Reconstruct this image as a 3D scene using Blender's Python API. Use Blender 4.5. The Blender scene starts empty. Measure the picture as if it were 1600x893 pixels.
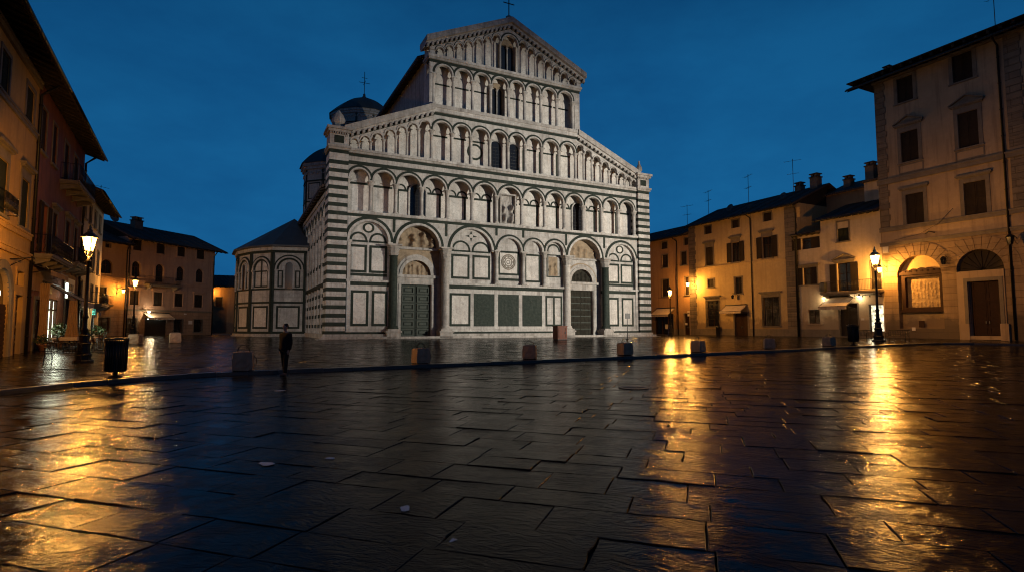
import bpy, math, random
from mathutils import Matrix, Vector, noise as mnoise
R = math.radians
PI = math.pi
rnd = random.Random(11)
sc = bpy.context.scene
C = sc.collection

# ------------------------------------------------------------------ terrain profile
def gz(Y):                                   # level of the lower square: flat, then a gentle rise towards the church
    s, a, b = 0.0241, 25.0, 47.0
    if Y < a - 3: return 0.0
    if Y < a + 3: return s * (Y - a + 3) ** 2 / 12
    if Y < b - 3: return s * (Y - a)
    if Y < b + 3: return s * (b - a) - s * (b + 3 - Y) ** 2 / 12
    return s * (b - a)
KERB = 0.13
def gu(Y): return gz(Y) + KERB               # level of the raised pavement
TOP = gu(80)                                 # level round the church

# ------------------------------------------------------------------ materials
M = {}
def nd(nt, typ, **kw):
    n = nt.nodes.new(typ)
    for k, v in kw.items():
        if k in n.inputs.keys(): n.inputs[k].default_value = v
        else: setattr(n, k, v)
    return n
def rgba(c): return (c[0], c[1], c[2], 1)
def mixc(nt, fac, a, b, mode='MIX'):
    n = nt.nodes.new('ShaderNodeMix'); n.data_type = 'RGBA'; n.blend_type = mode
    for i, v in ((0, fac), (6, a), (7, b)):
        if isinstance(v, bpy.types.NodeSocket): nt.links.new(v, n.inputs[i])
        elif i == 0: n.inputs[0].default_value = v
        else: n.inputs[i].default_value = rgba(v)
    return n.outputs[2]
def ramp(nt, src, p0, p1, a=(0, 0, 0), b=(1, 1, 1)):
    r = nt.nodes.new('ShaderNodeValToRGB'); e = r.color_ramp.elements
    e[0].position, e[1].position = p0, p1
    e[0].color, e[1].color = rgba(a), rgba(b)
    nt.links.new(src, r.inputs[0]); return r.outputs[0]
def noise(nt, vec, scale, detail=4, rough=.55, stretch=None):
    n = nd(nt, 'ShaderNodeTexNoise'); n.inputs['Scale'].default_value = scale
    n.inputs['Detail'].default_value = detail; n.inputs['Roughness'].default_value = rough
    if stretch:
        m = nd(nt, 'ShaderNodeMapping'); m.inputs['Scale'].default_value = stretch
        nt.links.new(vec, m.inputs[0]); vec = m.outputs[0]
    nt.links.new(vec, n.inputs['Vector']); return n.outputs[0]
def wallvec(nt):                              # (x + y, z) so that brick and wave patterns lie upright on every wall
    tc = nd(nt, 'ShaderNodeTexCoord'); s = nd(nt, 'ShaderNodeSeparateXYZ'); nt.links.new(tc.outputs['Object'], s.inputs[0])
    a = nd(nt, 'ShaderNodeMath', operation='ADD'); nt.links.new(s.outputs[0], a.inputs[0]); nt.links.new(s.outputs[1], a.inputs[1])
    c = nd(nt, 'ShaderNodeCombineXYZ'); nt.links.new(a.outputs[0], c.inputs[0]); nt.links.new(s.outputs[2], c.inputs[1])
    return tc.outputs['Object'], c.outputs[0]
def mat(name, col, col2=None, rough=.7, scale=1.5, streak=0, bump=0, bscale=20, metal=0, brick=None, stain=None, louvre=None, tiles=False, spec=.4, low=None, veins=0):
    m = bpy.data.materials.new(name); m.use_nodes = True; nt = m.node_tree
    p = nt.nodes['Principled BSDF']; p.inputs['Roughness'].default_value = rough; p.inputs['Metallic'].default_value = metal
    p.inputs['Specular IOR Level'].default_value = spec
    ov, wv = wallvec(nt)
    c = None
    if col2:
        f = ramp(nt, noise(nt, ov, scale, 6, .6), .35, .65)
        c = mixc(nt, f, col, col2)
        f2 = ramp(nt, noise(nt, ov, scale * 7, 3), .4, .75)
        c = mixc(nt, f2, c, tuple(x * .8 for x in col))
    else:
        c = mixc(nt, 0.0, col, col)
    if streak:                                # dirt washed down the wall
        f = ramp(nt, noise(nt, ov, 1, 5, .6, (2.2, 2.2, .16)), .5, .74, (0, 0, 0), (streak,) * 3)
        c = mixc(nt, f, c, stain or (.05, .045, .04))
    if veins:                                 # grey veins wandering through the stone, and darker pits
        v = nd(nt, 'ShaderNodeTexNoise'); v.inputs['Scale'].default_value = 1.9; v.inputs['Detail'].default_value = 7; v.inputs['Distortion'].default_value = 1.2; nt.links.new(ov, v.inputs['Vector'])
        a = nd(nt, 'ShaderNodeMath', operation='SUBTRACT'); nt.links.new(v.outputs[0], a.inputs[0]); a.inputs[1].default_value = .5
        b = nd(nt, 'ShaderNodeMath', operation='ABSOLUTE'); nt.links.new(a.outputs[0], b.inputs[0])
        c = mixc(nt, ramp(nt, b.outputs[0], .0, .035, (veins,) * 3, (0, 0, 0)), c, (.2, .185, .17))
        c = mixc(nt, ramp(nt, noise(nt, ov, .35, 5, .6), .42, .64, (0, 0, 0), (.42,) * 3), c, (.22, .205, .19))
        c = mixc(nt, ramp(nt, noise(nt, ov, 1, 5, .65, (5, 5, .5)), .52, .7, (0, 0, 0), (.4,) * 3), c, (.15, .135, .12))
        c = mixc(nt, ramp(nt, noise(nt, ov, 9, 4, .7), .56, .72, (0, 0, 0), (veins,) * 3), c, (.16, .14, .12))
    hgt = None
    if brick:
        b = nd(nt, 'ShaderNodeTexBrick'); nt.links.new(wv, b.inputs[0])
        b.inputs['Scale'].default_value = 1; b.inputs['Brick Width'].default_value = brick[0]; b.inputs['Row Height'].default_value = brick[1]
        b.inputs['Mortar Size'].default_value = brick[2]; b.inputs['Mortar Smooth'].default_value = .3
        b.inputs['Color1'].default_value = (.70, .70, .71, 1); b.inputs['Color2'].default_value = (1, 1, 1, 1); b.inputs['Mortar'].default_value = (.35, .33, .3, 1)
        c = mixc(nt, brick[3], c, b.outputs[0], 'MULTIPLY'); hgt = b.outputs['Fac']
    if low:                                   # rising damp along the foot of the wall
        s = nd(nt, 'ShaderNodeSeparateXYZ'); nt.links.new(ov, s.inputs[0])
        a = nd(nt, 'ShaderNodeMath', operation='ADD'); nt.links.new(s.outputs[2], a.inputs[0])
        k = nd(nt, 'ShaderNodeMath', operation='MULTIPLY'); nt.links.new(noise(nt, ov, .9, 5), k.inputs[0]); k.inputs[1].default_value = -3.2
        nt.links.new(k.outputs[0], a.inputs[1])
        f = ramp(nt, a.outputs[0], -.9 / 10 if False else 0.0, .55, (.75,) * 3, (0, 0, 0))
        c = mixc(nt, f, c, low)
    nt.links.new(c, p.inputs['Base Color'])
    bl = None
    if bump or brick or louvre or tiles:
        bn = nd(nt, 'ShaderNodeBump'); bn.inputs['Distance'].default_value = .02; bn.inputs['Strength'].default_value = max(bump, .3)
        h = noise(nt, ov, bscale, 5)
        if louvre:
            w = nd(nt, 'ShaderNodeTexWave', bands_direction='Z', wave_profile='SAW'); w.inputs['Scale'].default_value = louvre
            nt.links.new(ov, w.inputs[0]); h = w.outputs[1]; bn.inputs['Strength'].default_value = 1
        if tiles:
            w = nd(nt, 'ShaderNodeTexWave', bands_direction='X', wave_profile='SIN'); w.inputs['Scale'].default_value = 1.3; w.inputs['Distortion'].default_value = .6
            nt.links.new(ov, w.inputs[0]); h = w.outputs[1]; bn.inputs['Strength'].default_value = 1; bn.inputs['Distance'].default_value = .08
        if hgt:
            ad = nd(nt, 'ShaderNodeMath', operation='MULTIPLY_ADD'); nt.links.new(hgt, ad.inputs[0]); ad.inputs[1].default_value = -1.2
            nt.links.new(h, ad.inputs[2]); h = ad.outputs[0]
        nt.links.new(h, bn.inputs['Height']); nt.links.new(bn.outputs[0], p.inputs['Normal'])
    M[name] = m; return m
def emit(name, col, strength, transp=0, pattern=None):
    m = bpy.data.materials.new(name); m.use_nodes = True; nt = m.node_tree; nt.nodes.remove(nt.nodes['Principled BSDF'])
    out = nt.nodes['Material Output']
    e = nd(nt, 'ShaderNodeEmission'); e.inputs[0].default_value = rgba(col); e.inputs[1].default_value = strength
    if pattern:
        tc = nd(nt, 'ShaderNodeTexCoord'); v = nd(nt, 'ShaderNodeTexVoronoi'); v.inputs['Scale'].default_value = pattern
        nt.links.new(tc.outputs['Object'], v.inputs['Vector'])
        f = ramp(nt, v.outputs['Distance'], .1, .55)
        f3 = ramp(nt, noise(nt, tc.outputs['Object'], 1.7, 3), .35, .6)
        cc = mixc(nt, f, (col[0] * .25, col[1] * .3, col[2] * .3), col)
        nt.links.new(mixc(nt, f3, (col[0] * .2, col[1] * .2, col[2] * .2), cc), e.inputs[0])
    s = e.outputs[0]
    if transp:
        t = nd(nt, 'ShaderNodeBsdfTransparent'); x = nd(nt, 'ShaderNodeMixShader'); x.inputs[0].default_value = 1 - transp
        nt.links.new(t.outputs[0], x.inputs[1]); nt.links.new(s, x.inputs[2]); s = x.outputs[0]
    nt.links.new(s, out.inputs[0]); M[name] = m; return m

mat('white_marble', (.58, .56, .525), (.36, .34, .315), .7, 2.3, streak=.7, bump=.3, bscale=14, brick=(.95, .42, .008, .7), stain=(.13, .11, .095), spec=.2, veins=.35)
mat('panel_marble', (.63, .60, .555), (.44, .415, .38), .65, 1.6, streak=.4, bump=.2, bscale=9, stain=(.24, .2, .17), spec=.2, veins=.5)
mat('weathered_marble', (.48, .455, .42), (.28, .26, .235), .75, 2.6, streak=.75, bump=.5, bscale=12, stain=(.07, .06, .05), spec=.15, brick=(.8, .5, .008, .4), veins=.3)
mat('green_marble', (.016, .024, .019), (.034, .044, .035), .8, 2.2, spec=.15, streak=.1, bump=.3, bscale=11, brick=(.7, 3.0, .01, .5), stain=(.11, .1, .085))
mat('mottled_green_marble', (.014, .022, .018), (.040, .052, .042), .75, 4.5, spec=.2, streak=.12, bump=.2, bscale=9, stain=(.13, .125, .11))
mat('carved_stone', (.30, .225, .145), (.15, .11, .07), .75, 2.5, streak=.3, bump=.6, bscale=24)
mat('bronze_door', (.028, .038, .031), (.018, .024, .02), .75, 3, bump=.3, bscale=18, spec=.25)
mat('bronze_edge', (.06, .072, .06), (.04, .05, .042), .7, 3, bump=.3, spec=.25)
mat('old_wood_door', (.032, .030, .022), (.018, .016, .012), .85, 3, spec=.15, bump=.5, bscale=18, brick=(.55, .6, .02, .5))
mat('brown_wood', (.04, .018, .010), (.022, .011, .007), .7, 4, spec=.2, bump=.3, bscale=25)
mat('roof_tiles', (.085, .06, .048), (.045, .036, .032), .75, 2, tiles=True)
mat('slate_roof', (.05, .052, .055), (.03, .032, .036), .6, 1.2, bump=.3, bscale=10)
mat('eave_timber', (.028, .02, .014), (.018, .013, .01), .85, 3, bump=.3)
mat('ochre_plaster', (.46, .29, .095), (.38, .225, .07), .85, .6, streak=.5, bump=.35, bscale=9, stain=(.12, .07, .03), low=(.16, .12, .08))
mat('yellow_plaster', (.52, .39, .20), (.44, .32, .155), .85, .5, streak=.4, bump=.3, bscale=9, stain=(.2, .13, .06), low=(.2, .14, .085))
mat('orange_plaster', (.40, .24, .12), (.33, .19, .09), .85, .6, streak=.5, bump=.3, bscale=9, stain=(.14, .08, .045), low=(.15, .1, .07))
mat('red_plaster', (.24, .085, .05), (.17, .06, .038), .85, .7, streak=.6, bump=.35, bscale=9, stain=(.06, .025, .018), low=(.1, .06, .045))
mat('pink_plaster', (.36, .24, .18), (.29, .19, .145), .85, .6, streak=.45, bump=.3, bscale=9, stain=(.11, .065, .05))
mat('cream_plaster', (.52, .43, .31), (.45, .36, .25), .85, .5, streak=.4, bump=.3, bscale=9, stain=(.22, .16, .1), low=(.25, .19, .13))
mat('tan_plaster', (.39, .29, .185), (.30, .22, .14), .85, .5, streak=.6, bump=.5, bscale=7, stain=(.09, .06, .04))
mat('tan_rustication', (.34, .24, .14), (.24, .165, .095), .85, .6, streak=.5, bump=.6, bscale=7, brick=(2.4, .56, .022, .8), stain=(.09, .06, .04), low=(.07, .055, .04))
mat('rusticated_plaster', (.34, .22, .14), (.27, .17, .11), .85, .8, streak=.4, bump=.4, bscale=9, brick=(1.1, .42, .02, .6), stain=(.1, .065, .05))
mat('grey_stone', (.19, .16, .125), (.13, .11, .085), .8, 2, streak=.4, bump=.5, bscale=14, stain=(.05, .042, .035))
mat('quoin_stone', (.22, .175, .125), (.15, .12, .09), .85, 1.5, streak=.4, bump=.5, bscale=12, brick=(1.6, .55, .03, .8), stain=(.06, .05, .04))
mat('dark_shutter', (.030, .022, .017), (.02, .015, .012), .85, 3, spec=.15, louvre=3.2)
mat('green_shutter', (.022, .027, .02), (.016, .02, .015), .85, 3, spec=.15, louvre=3.2)
mat('dark_glass', (.012, .013, .016), None, .12, spec=.6)  # pane dark and glossy in its own colour
mat('wrought_iron', (.014, .013, .012), None, .45, metal=.4, bump=.2, bscale=40)
mat('rusty_metal', (.16, .05, .025), (.09, .03, .018), .7, 5, bump=.4, bscale=30, streak=.4)
mat('bin_metal', (.018, .018, .019), None, .4, metal=.5)
mat('block_stone', (.36, .25, .165), (.24, .165, .11), .7, 5, bump=.8, bscale=16, streak=.4, stain=(.08, .055, .04))
mat('kerb_stone', (.055, .05, .045), (.035, .032, .03), .28, 3, bump=.5, bscale=14, spec=.5)
mat('awning_cloth', (.5, .36, .2), (.42, .29, .15), .9, 3, streak=.3, bump=.2)
mat('white_awning_cloth', (.50, .42, .33), (.42, .35, .27), .9, 3, streak=.3, bump=.2)
mat('curtain_cloth', (.42, .27, .13), (.34, .21, .10), .9, 3, bump=.4, bscale=6)
mat('table_cloth', (.5, .4, .28), None, .9)
mat('leaf_green', (.05, .085, .03), (.03, .055, .02), .6, 8)
mat('terracotta', (.28, .12, .06), (.2, .09, .045), .8, 5)
mat('jacket_cloth', (.004, .004, .005), (.006, .006, .007), .95, 6, bump=.4, bscale=14)
mat('trouser_cloth', (.005, .005, .006), None, .95, bump=.3)
mat('shoe_leather', (.09, .045, .03), None, .5)
mat('skin', (.36, .21, .15), None, .55)
mat('hair', (.012, .009, .008), None, .7, bump=.5, bscale=60)
mat('grey_metal', (.11, .11, .11), None, .4, metal=.7)
mat('white_paint', (.6, .56, .5), None, .7)
mat('paper', (.7, .68, .66), None, .6)
mat('fresco', (.40, .30, .17), (.20, .13, .065), .8, 3.2, bump=.5, bscale=16)
mat('red_paint', (.45, .04, .03), None, .6)
emit('lamp_glass', (1, .56, .14), 34, .8)
emit('lamp_core', (1, .75, .38), 60)
emit('shop_light', (1, .86, .55), 2.2, pattern=2.4)
emit('cool_shop_light', (.98, 1, .74), 8, pattern=1.6)
emit('fluorescent_glow', (.9, 1, .85), 7)
emit('dim_window_light', (1, .5, .2), .035, pattern=5)
emit('sign_green', (.2, 1, .7), 1.6)

# ------------------------------------------------------------------ mesh builder
class MB:
    def __init__(s, *mats):
        s.v, s.f, s.mi, s.sm = [], [], [], []; s.mats = list(mats); s.M = None
    def m(s, name):
        if name not in s.mats: s.mats.append(name)
        return s.mats.index(name)
    def add(s, verts, faces, mt=None, smooth=False):
        b = len(s.v); k = s.m(mt) if mt else 0
        if s.M is not None: verts = [tuple(s.M @ Vector(p)) for p in verts]
        s.v += [tuple(p) for p in verts]
        for f in faces:
            s.f.append([b + i for i in f]); s.mi.append(k); s.sm.append(smooth)
    def box(s, x0, x1, y0, y1, z0, z1, mt=None):
        s.add([(x0, y0, z0), (x1, y0, z0), (x1, y1, z0), (x0, y1, z0), (x0, y0, z1), (x1, y0, z1), (x1, y1, z1), (x0, y1, z1)],
              [(0, 3, 2, 1), (4, 5, 6, 7), (0, 1, 5, 4), (1, 2, 6, 5), (2, 3, 7, 6), (3, 0, 4, 7)], mt)
    def prism(s, poly, y0, y1, mt=None):      # polygon in (x, z), extruded along y
        n = len(poly)
        s.add([(x, y0, z) for x, z in poly] + [(x, y1, z) for x, z in poly],
              [tuple(range(n)), tuple(range(2 * n - 1, n - 1, -1))] + [(i, i + n, (i + 1) % n + n, (i + 1) % n) for i in range(n)], mt)
    def xprism(s, poly, x0, x1, mt=None):     # polygon in (y, z), extruded along x
        n = len(poly)
        s.add([(x0, y, z) for y, z in poly] + [(x1, y, z) for y, z in poly],
              [tuple(range(n)), tuple(range(2 * n - 1, n - 1, -1))] + [(i, i + n, (i + 1) % n + n, (i + 1) % n) for i in range(n)], mt)
    def zprism(s, poly, z0, z1, mt=None):
        n = len(poly)
        s.add([(x, y, z0) for x, y in poly] + [(x, y, z1) for x, y in poly],
              [tuple(range(n - 1, -1, -1)), tuple(range(n, 2 * n))] + [(i, (i + 1) % n, (i + 1) % n + n, i + n) for i in range(n)], mt)
    def lathe(s, prof, x=0, y=0, z=0, seg=12, mt=None, smooth=True, rot=0):
        vs, fs = [], []
        n = len(prof)
        for r, h in prof:
            for k in range(seg):
                a = rot + 2 * PI * k / seg; vs.append((x + r * math.cos(a), y + r * math.sin(a), z + h))
        for i in range(n - 1):
            for k in range(seg):
                k2 = (k + 1) % seg; fs.append((i * seg + k, i * seg + k2, (i + 1) * seg + k2, (i + 1) * seg + k))
        fs.append(tuple(range(seg - 1, -1, -1))); fs.append(tuple((n - 1) * seg + k for k in range(seg)))
        s.add(vs, fs, mt, smooth)
    def tube(s, pts, r, seg=6, mt=None, closed=False):
        pts = [Vector(p) for p in pts]; n = len(pts); vs, fs = [], []
        rr = r if isinstance(r, (list, tuple)) else [r] * n
        for i, p in enumerate(pts):
            d = (pts[(i + 1) % n] - pts[i - 1]) if closed else (pts[min(i + 1, n - 1)] - pts[max(i - 1, 0)])
            d.normalize(); up = Vector((0, 0, 1)) if abs(d.z) < .9 else Vector((1, 0, 0))
            a = d.cross(up).normalized(); b = a.cross(d)
            for k in range(seg):
                t = 2 * PI * k / seg; vs.append(p + (a * math.cos(t) + b * math.sin(t)) * rr[i])
        for i in range(n if closed else n - 1):
            j = (i + 1) % n
            for k in range(seg):
                k2 = (k + 1) % seg; fs.append((i * seg + k, j * seg + k, j * seg + k2, i * seg + k2))
        if not closed:
            fs.append(tuple(range(seg))); fs.append(tuple((n - 1) * seg + k for k in range(seg - 1, -1, -1)))
        s.add(vs, fs, mt, True)
    def ring(s, c, z0, r0, r1, y0, y1, mt=None, n=22, a0=0, a1=PI):   # arch band standing in the wall plane
        vs, fs = [], []
        for i in range(n + 1):
            a = a0 + (a1 - a0) * i / n; ca, sa = math.cos(a), math.sin(a)
            vs += [(c + r0 * ca, y0, z0 + r0 * sa), (c + r1 * ca, y0, z0 + r1 * sa), (c + r1 * ca, y1, z0 + r1 * sa), (c + r0 * ca, y1, z0 + r0 * sa)]
        for i in range(n):
            p, q = 4 * i, 4 * i + 4
            for k in range(4): fs.append((p + k, p + (k + 1) % 4, q + (k + 1) % 4, q + k))
        fs.append((0, 3, 2, 1)); fs.append((4 * n, 4 * n + 1, 4 * n + 2, 4 * n + 3))
        s.add(vs, fs, mt)
    def arcade(s, u0, u1, bays, wtop, low, y0, y1, mt=None, n=18):
        """wall strip from u0 to u1 whose lower edge runs along round arches (c, r, spring); low is its level between arches"""
        pts = [(u0, None)]
        for c, r, sp in bays:
            pts.append((c - r, ('g', sp)))
            for i in range(n + 1):
                a = PI - PI * i / n; pts.append((c + r * math.cos(a), sp + r * math.sin(a)))
            pts.append((c + r, ('g', sp)))
        pts.append((u1, None))
        lowf = low if callable(low) else (lambda u: low)
        P = []
        for u, z in pts: P.append((u, lowf(u) if not isinstance(z, float) else z))
        T = wtop if callable(wtop) else (lambda u: wtop)
        vs, fs = [], []
        for u, z in P: vs += [(u, y0, z), (u, y0, max(T(u), z)), (u, y1, z), (u, y1, max(T(u), z))]
        for i in range(len(P) - 1):
            a, b = 4 * i, 4 * i + 4
            fs.append((a, b, b + 2, a + 2))
            if P[i + 1][0] - P[i][0] > 1e-5:
                fs += [(a, b, b + 1, a + 1), (a + 2, a + 3, b + 3, b + 2), (a + 1, b + 1, b + 3, a + 3)]
        s.add(vs, fs, mt)
    def frame(s, u0, u1, w0, w1, t, y0, y1, mt=None):
        s.box(u0, u1, y0, y1, w0, w0 + t, mt); s.box(u0, u1, y0, y1, w1 - t, w1, mt)
        s.box(u0, u0 + t, y0, y1, w0 + t, w1 - t, mt); s.box(u1 - t, u1, y0, y1, w0 + t, w1 - t, mt)
    def wall(s, u0, u1, w0, w1, holes, y0, y1, mt=None):
        """wall front with openings (u0, u1, w0, w1[, 'arch']) and their reveals"""
        us = sorted({u0, u1, *[min(max(h[i], u0), u1) for h in holes for i in (0, 1)]})
        ws = sorted({w0, w1, *[min(max(h[i], w0), w1) for h in holes for i in (2, 3)]})
        idx = {}; vs, fs = [], []
        def V(i, j):
            if (i, j) not in idx: idx[i, j] = len(vs); vs.append((us[i], y0, ws[j]))
            return idx[i, j]
        for i in range(len(us) - 1):
            for j in range(len(ws) - 1):
                cu, cw = (us[i] + us[i + 1]) / 2, (ws[j] + ws[j + 1]) / 2
                if any(h[0] < cu < h[1] and h[2] < cw < h[3] for h in holes): continue
                fs.append((V(i, j), V(i + 1, j), V(i + 1, j + 1), V(i, j + 1)))
        s.add(vs, fs, mt)
        for h in holes:
            a, b, c, d = h[:4]
            if len(h) > 4:
                r = (b - a) / 2; m_ = (a + b) / 2; sp = d - r; n = 20
                s.arcade(a, b, [(m_, r, sp)], d + .0005, sp, y0 + .001, y1, mt, n); d = sp
                q = [((a, y0, c), (a, y0, d), (a, y1, d), (a, y1, c)), ((b, y0, d), (b, y0, c), (b, y1, c), (b, y1, d))]
            else:
                q = [((a, y0, c), (a, y0, d), (a, y1, d), (a, y1, c)), ((b, y0, d), (b, y0, c), (b, y1, c), (b, y1, d)), ((a, y0, d), (b, y0, d), (b, y1, d), (a, y1, d))]
            q.append(((b, y0, c), (a, y0, c), (a, y1, c), (b, y1, c)))
            for t in q: s.add(t, [(0, 1, 2, 3)], mt)
    def build(s, name, parent=None, loc=None, rotz=0):
        me = bpy.data.meshes.new(name); me.from_pydata(s.v, [], s.f)
        for k in s.mats or ['white_paint']: me.materials.append(M[k])
        me.polygons.foreach_set('material_index', s.mi); me.polygons.foreach_set('use_smooth', s.sm)
        me.update()
        o = bpy.data.objects.new(name, me); C.objects.link(o)
        if parent: o.parent = parent
        if loc: o.location = loc
        o.rotation_euler.z = rotz
        return o
def thing(name, label, cat, loc=(0, 0, 0), rotz=0, group=None):
    o = bpy.data.objects.new(name, None); C.objects.link(o); o.location = loc; o.rotation_euler = (0, 0, rotz); o.empty_display_size = .3
    return tag(o, label, cat, group)
def tag(o, label=None, cat=None, group=None, kind=None):
    for k, v in (('label', label), ('category', cat), ('group', group), ('kind', kind)):
        if v: o[k] = v
    return o
def kids(o): return [c for c in bpy.data.objects if c.parent == o]
def copy_tree(o, parent=None):
    c = o.copy(); C.objects.link(c)
    if parent: c.parent = parent
    for ch in kids(o): copy_tree(ch, c)
    return c
def light(name, typ, loc, power, col, parent=None, radius=.1, **kw):
    d = bpy.data.lights.new(name, typ); d.energy = power; d.color = col
    if typ in ('POINT', 'SPOT'): d.shadow_soft_size = radius
    for k, v in kw.items(): setattr(d, k, v)
    o = bpy.data.objects.new(name, d); C.objects.link(o); o.location = loc
    if parent: o.parent = parent
    return o
WARM = (1, .42, .07)

# ------------------------------------------------------------------ ground
def paving_material(name, a, b, rlo, rhi, along):
    m = bpy.data.materials.new(name); m.use_nodes = True; nt = m.node_tree; p = nt.nodes['Principled BSDF']
    tc = nd(nt, 'ShaderNodeTexCoord'); geo = nd(nt, 'ShaderNodeNewGeometry')
    rot = nd(nt, 'ShaderNodeMapping'); rot.inputs['Rotation'].default_value = (0, 0, -along); nt.links.new(tc.outputs['Object'], rot.inputs[0]); v = rot.outputs[0]
    isl = geo.outputs['Random Per Island']
    # every slab is chiselled a little differently: shift the pattern by its random number
    sh = nd(nt, 'ShaderNodeVectorMath', operation='ADD'); nt.links.new(v, sh.inputs[0])
    cmb = nd(nt, 'ShaderNodeCombineXYZ'); mu = nd(nt, 'ShaderNodeMath', operation='MULTIPLY'); nt.links.new(isl, mu.inputs[0]); mu.inputs[1].default_value = 37
    nt.links.new(mu.outputs[0], cmb.inputs[0]); nt.links.new(mu.outputs[0], cmb.inputs[1]); nt.links.new(cmb.outputs[0], sh.inputs[1]); vs = sh.outputs[0]
    c = mixc(nt, isl, a, b)
    c = mixc(nt, ramp(nt, noise(nt, vs, 5, 6), .35, .7), c, tuple(x * .55 for x in a))
    nt.links.new(c, p.inputs['Base Color'])
    wet = ramp(nt, noise(nt, v, .9, 6, .68), .36, .64, (rlo,) * 3, (rhi,) * 3)
    r2 = nd(nt, 'ShaderNodeMath', operation='MULTIPLY_ADD'); nt.links.new(isl, r2.inputs[0]); r2.inputs[1].default_value = .06; nt.links.new(wet, r2.inputs[2])
    nt.links.new(r2.outputs[0], p.inputs['Roughness']); p.inputs['IOR'].default_value = 1.33; p.inputs['Specular IOR Level'].default_value = .07
    warp = nd(nt, 'ShaderNodeVectorMath', operation='MULTIPLY_ADD'); nw = nd(nt, 'ShaderNodeTexNoise'); nw.inputs['Scale'].default_value = 1.7; nt.links.new(vs, nw.inputs['Vector'])
    nt.links.new(nw.outputs['Color'], warp.inputs[0]); warp.inputs[1].default_value = (.5, .5, 0); nt.links.new(vs, warp.inputs[2])
    h1 = noise(nt, warp.outputs[0], 1, 5, .6, (8.0, 17, 1))   # broken tooling marks across each slab
    h2 = noise(nt, vs, 34, 3, .5)                              # pitted grain
    h3 = noise(nt, v, .8, 3, .5)                                # worn hollows
    s1 = nd(nt, 'ShaderNodeMath', operation='MULTIPLY_ADD'); nt.links.new(h2, s1.inputs[0]); s1.inputs[1].default_value = .16; nt.links.new(h1, s1.inputs[2])
    s2 = nd(nt, 'ShaderNodeMath', operation='MULTIPLY_ADD'); nt.links.new(h3, s2.inputs[0]); s2.inputs[1].default_value = 1.4; nt.links.new(s1.outputs[0], s2.inputs[2])
    bn = nd(nt, 'ShaderNodeBump'); nt.links.new(ramp(nt, noise(nt, vs, 1.3, 4, .6), .34, .62, (.35,) * 3, (1, 1, 1)), bn.inputs['Strength']); bn.inputs['Distance'].default_value = .0135
    nt.links.new(s2.outputs[0], bn.inputs['Height']); nt.links.new(bn.outputs[0], p.inputs['Normal'])
    M[name] = m
SQ_ANG, UP_ANG = R(-18.5), R(-28)
paving_material('wet_slabs', (.009, .0088, .0085), (.022, .021, .019), .03, .19, SQ_ANG)
paving_material('wet_upper_slabs', (.010, .0095, .009), (.024, .021, .018), .04, .2, UP_ANG)
mat('wet_joint', (.008, .007, .006), None, .8)

kerb_line = [(-16.5, -6), (-14.6, 4), (-13.4, 10), (-12.75, 14), (-12.4, 15.9), (-11.6, 17.8), (-10.2, 19.4), (-8.2, 20.7), (-3.9, 23.25), (1.5, 26.25), (8.4, 29.6),
             (17.7, 34.5), (29.5, 40.6), (32, 41.5), (34.2, 41.4), (36.5, 39.8), (43, 28), (52, 8)]
def seg_info(x, y):
    best = None
    for (ax, ay), (bx, by) in zip(kerb_line, kerb_line[1:]):
        dx, dy = bx - ax, by - ay; L = math.hypot(dx, dy); t = max(0, min(1, ((x - ax) * dx + (y - ay) * dy) / (L * L)))
        d = math.hypot(x - ax - t * dx, y - ay - t * dy); side = (dx * (y - ay) - dy * (x - ax)) / L
        if best is None or d < best[0] - 1e-6: best = (d, side, ax, ay, dx / L, dy / L)
    return best
def clip(poly, ax, ay, dx, dy, off):          # keep what lies more than off to the left of the kerb segment
    out = []
    f = lambda p: dx * (p[1] - ay) - dy * (p[0] - ax) - off
    for i, p in enumerate(poly):
        q = poly[(i + 1) % len(poly)]; a, b = f(p), f(q)
        if a >= 0: out.append(p)
        if a * b < 0: t = a / (a - b); out.append((p[0] + (q[0] - p[0]) * t, p[1] + (q[1] - p[1]) * t))
    return out
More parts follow.
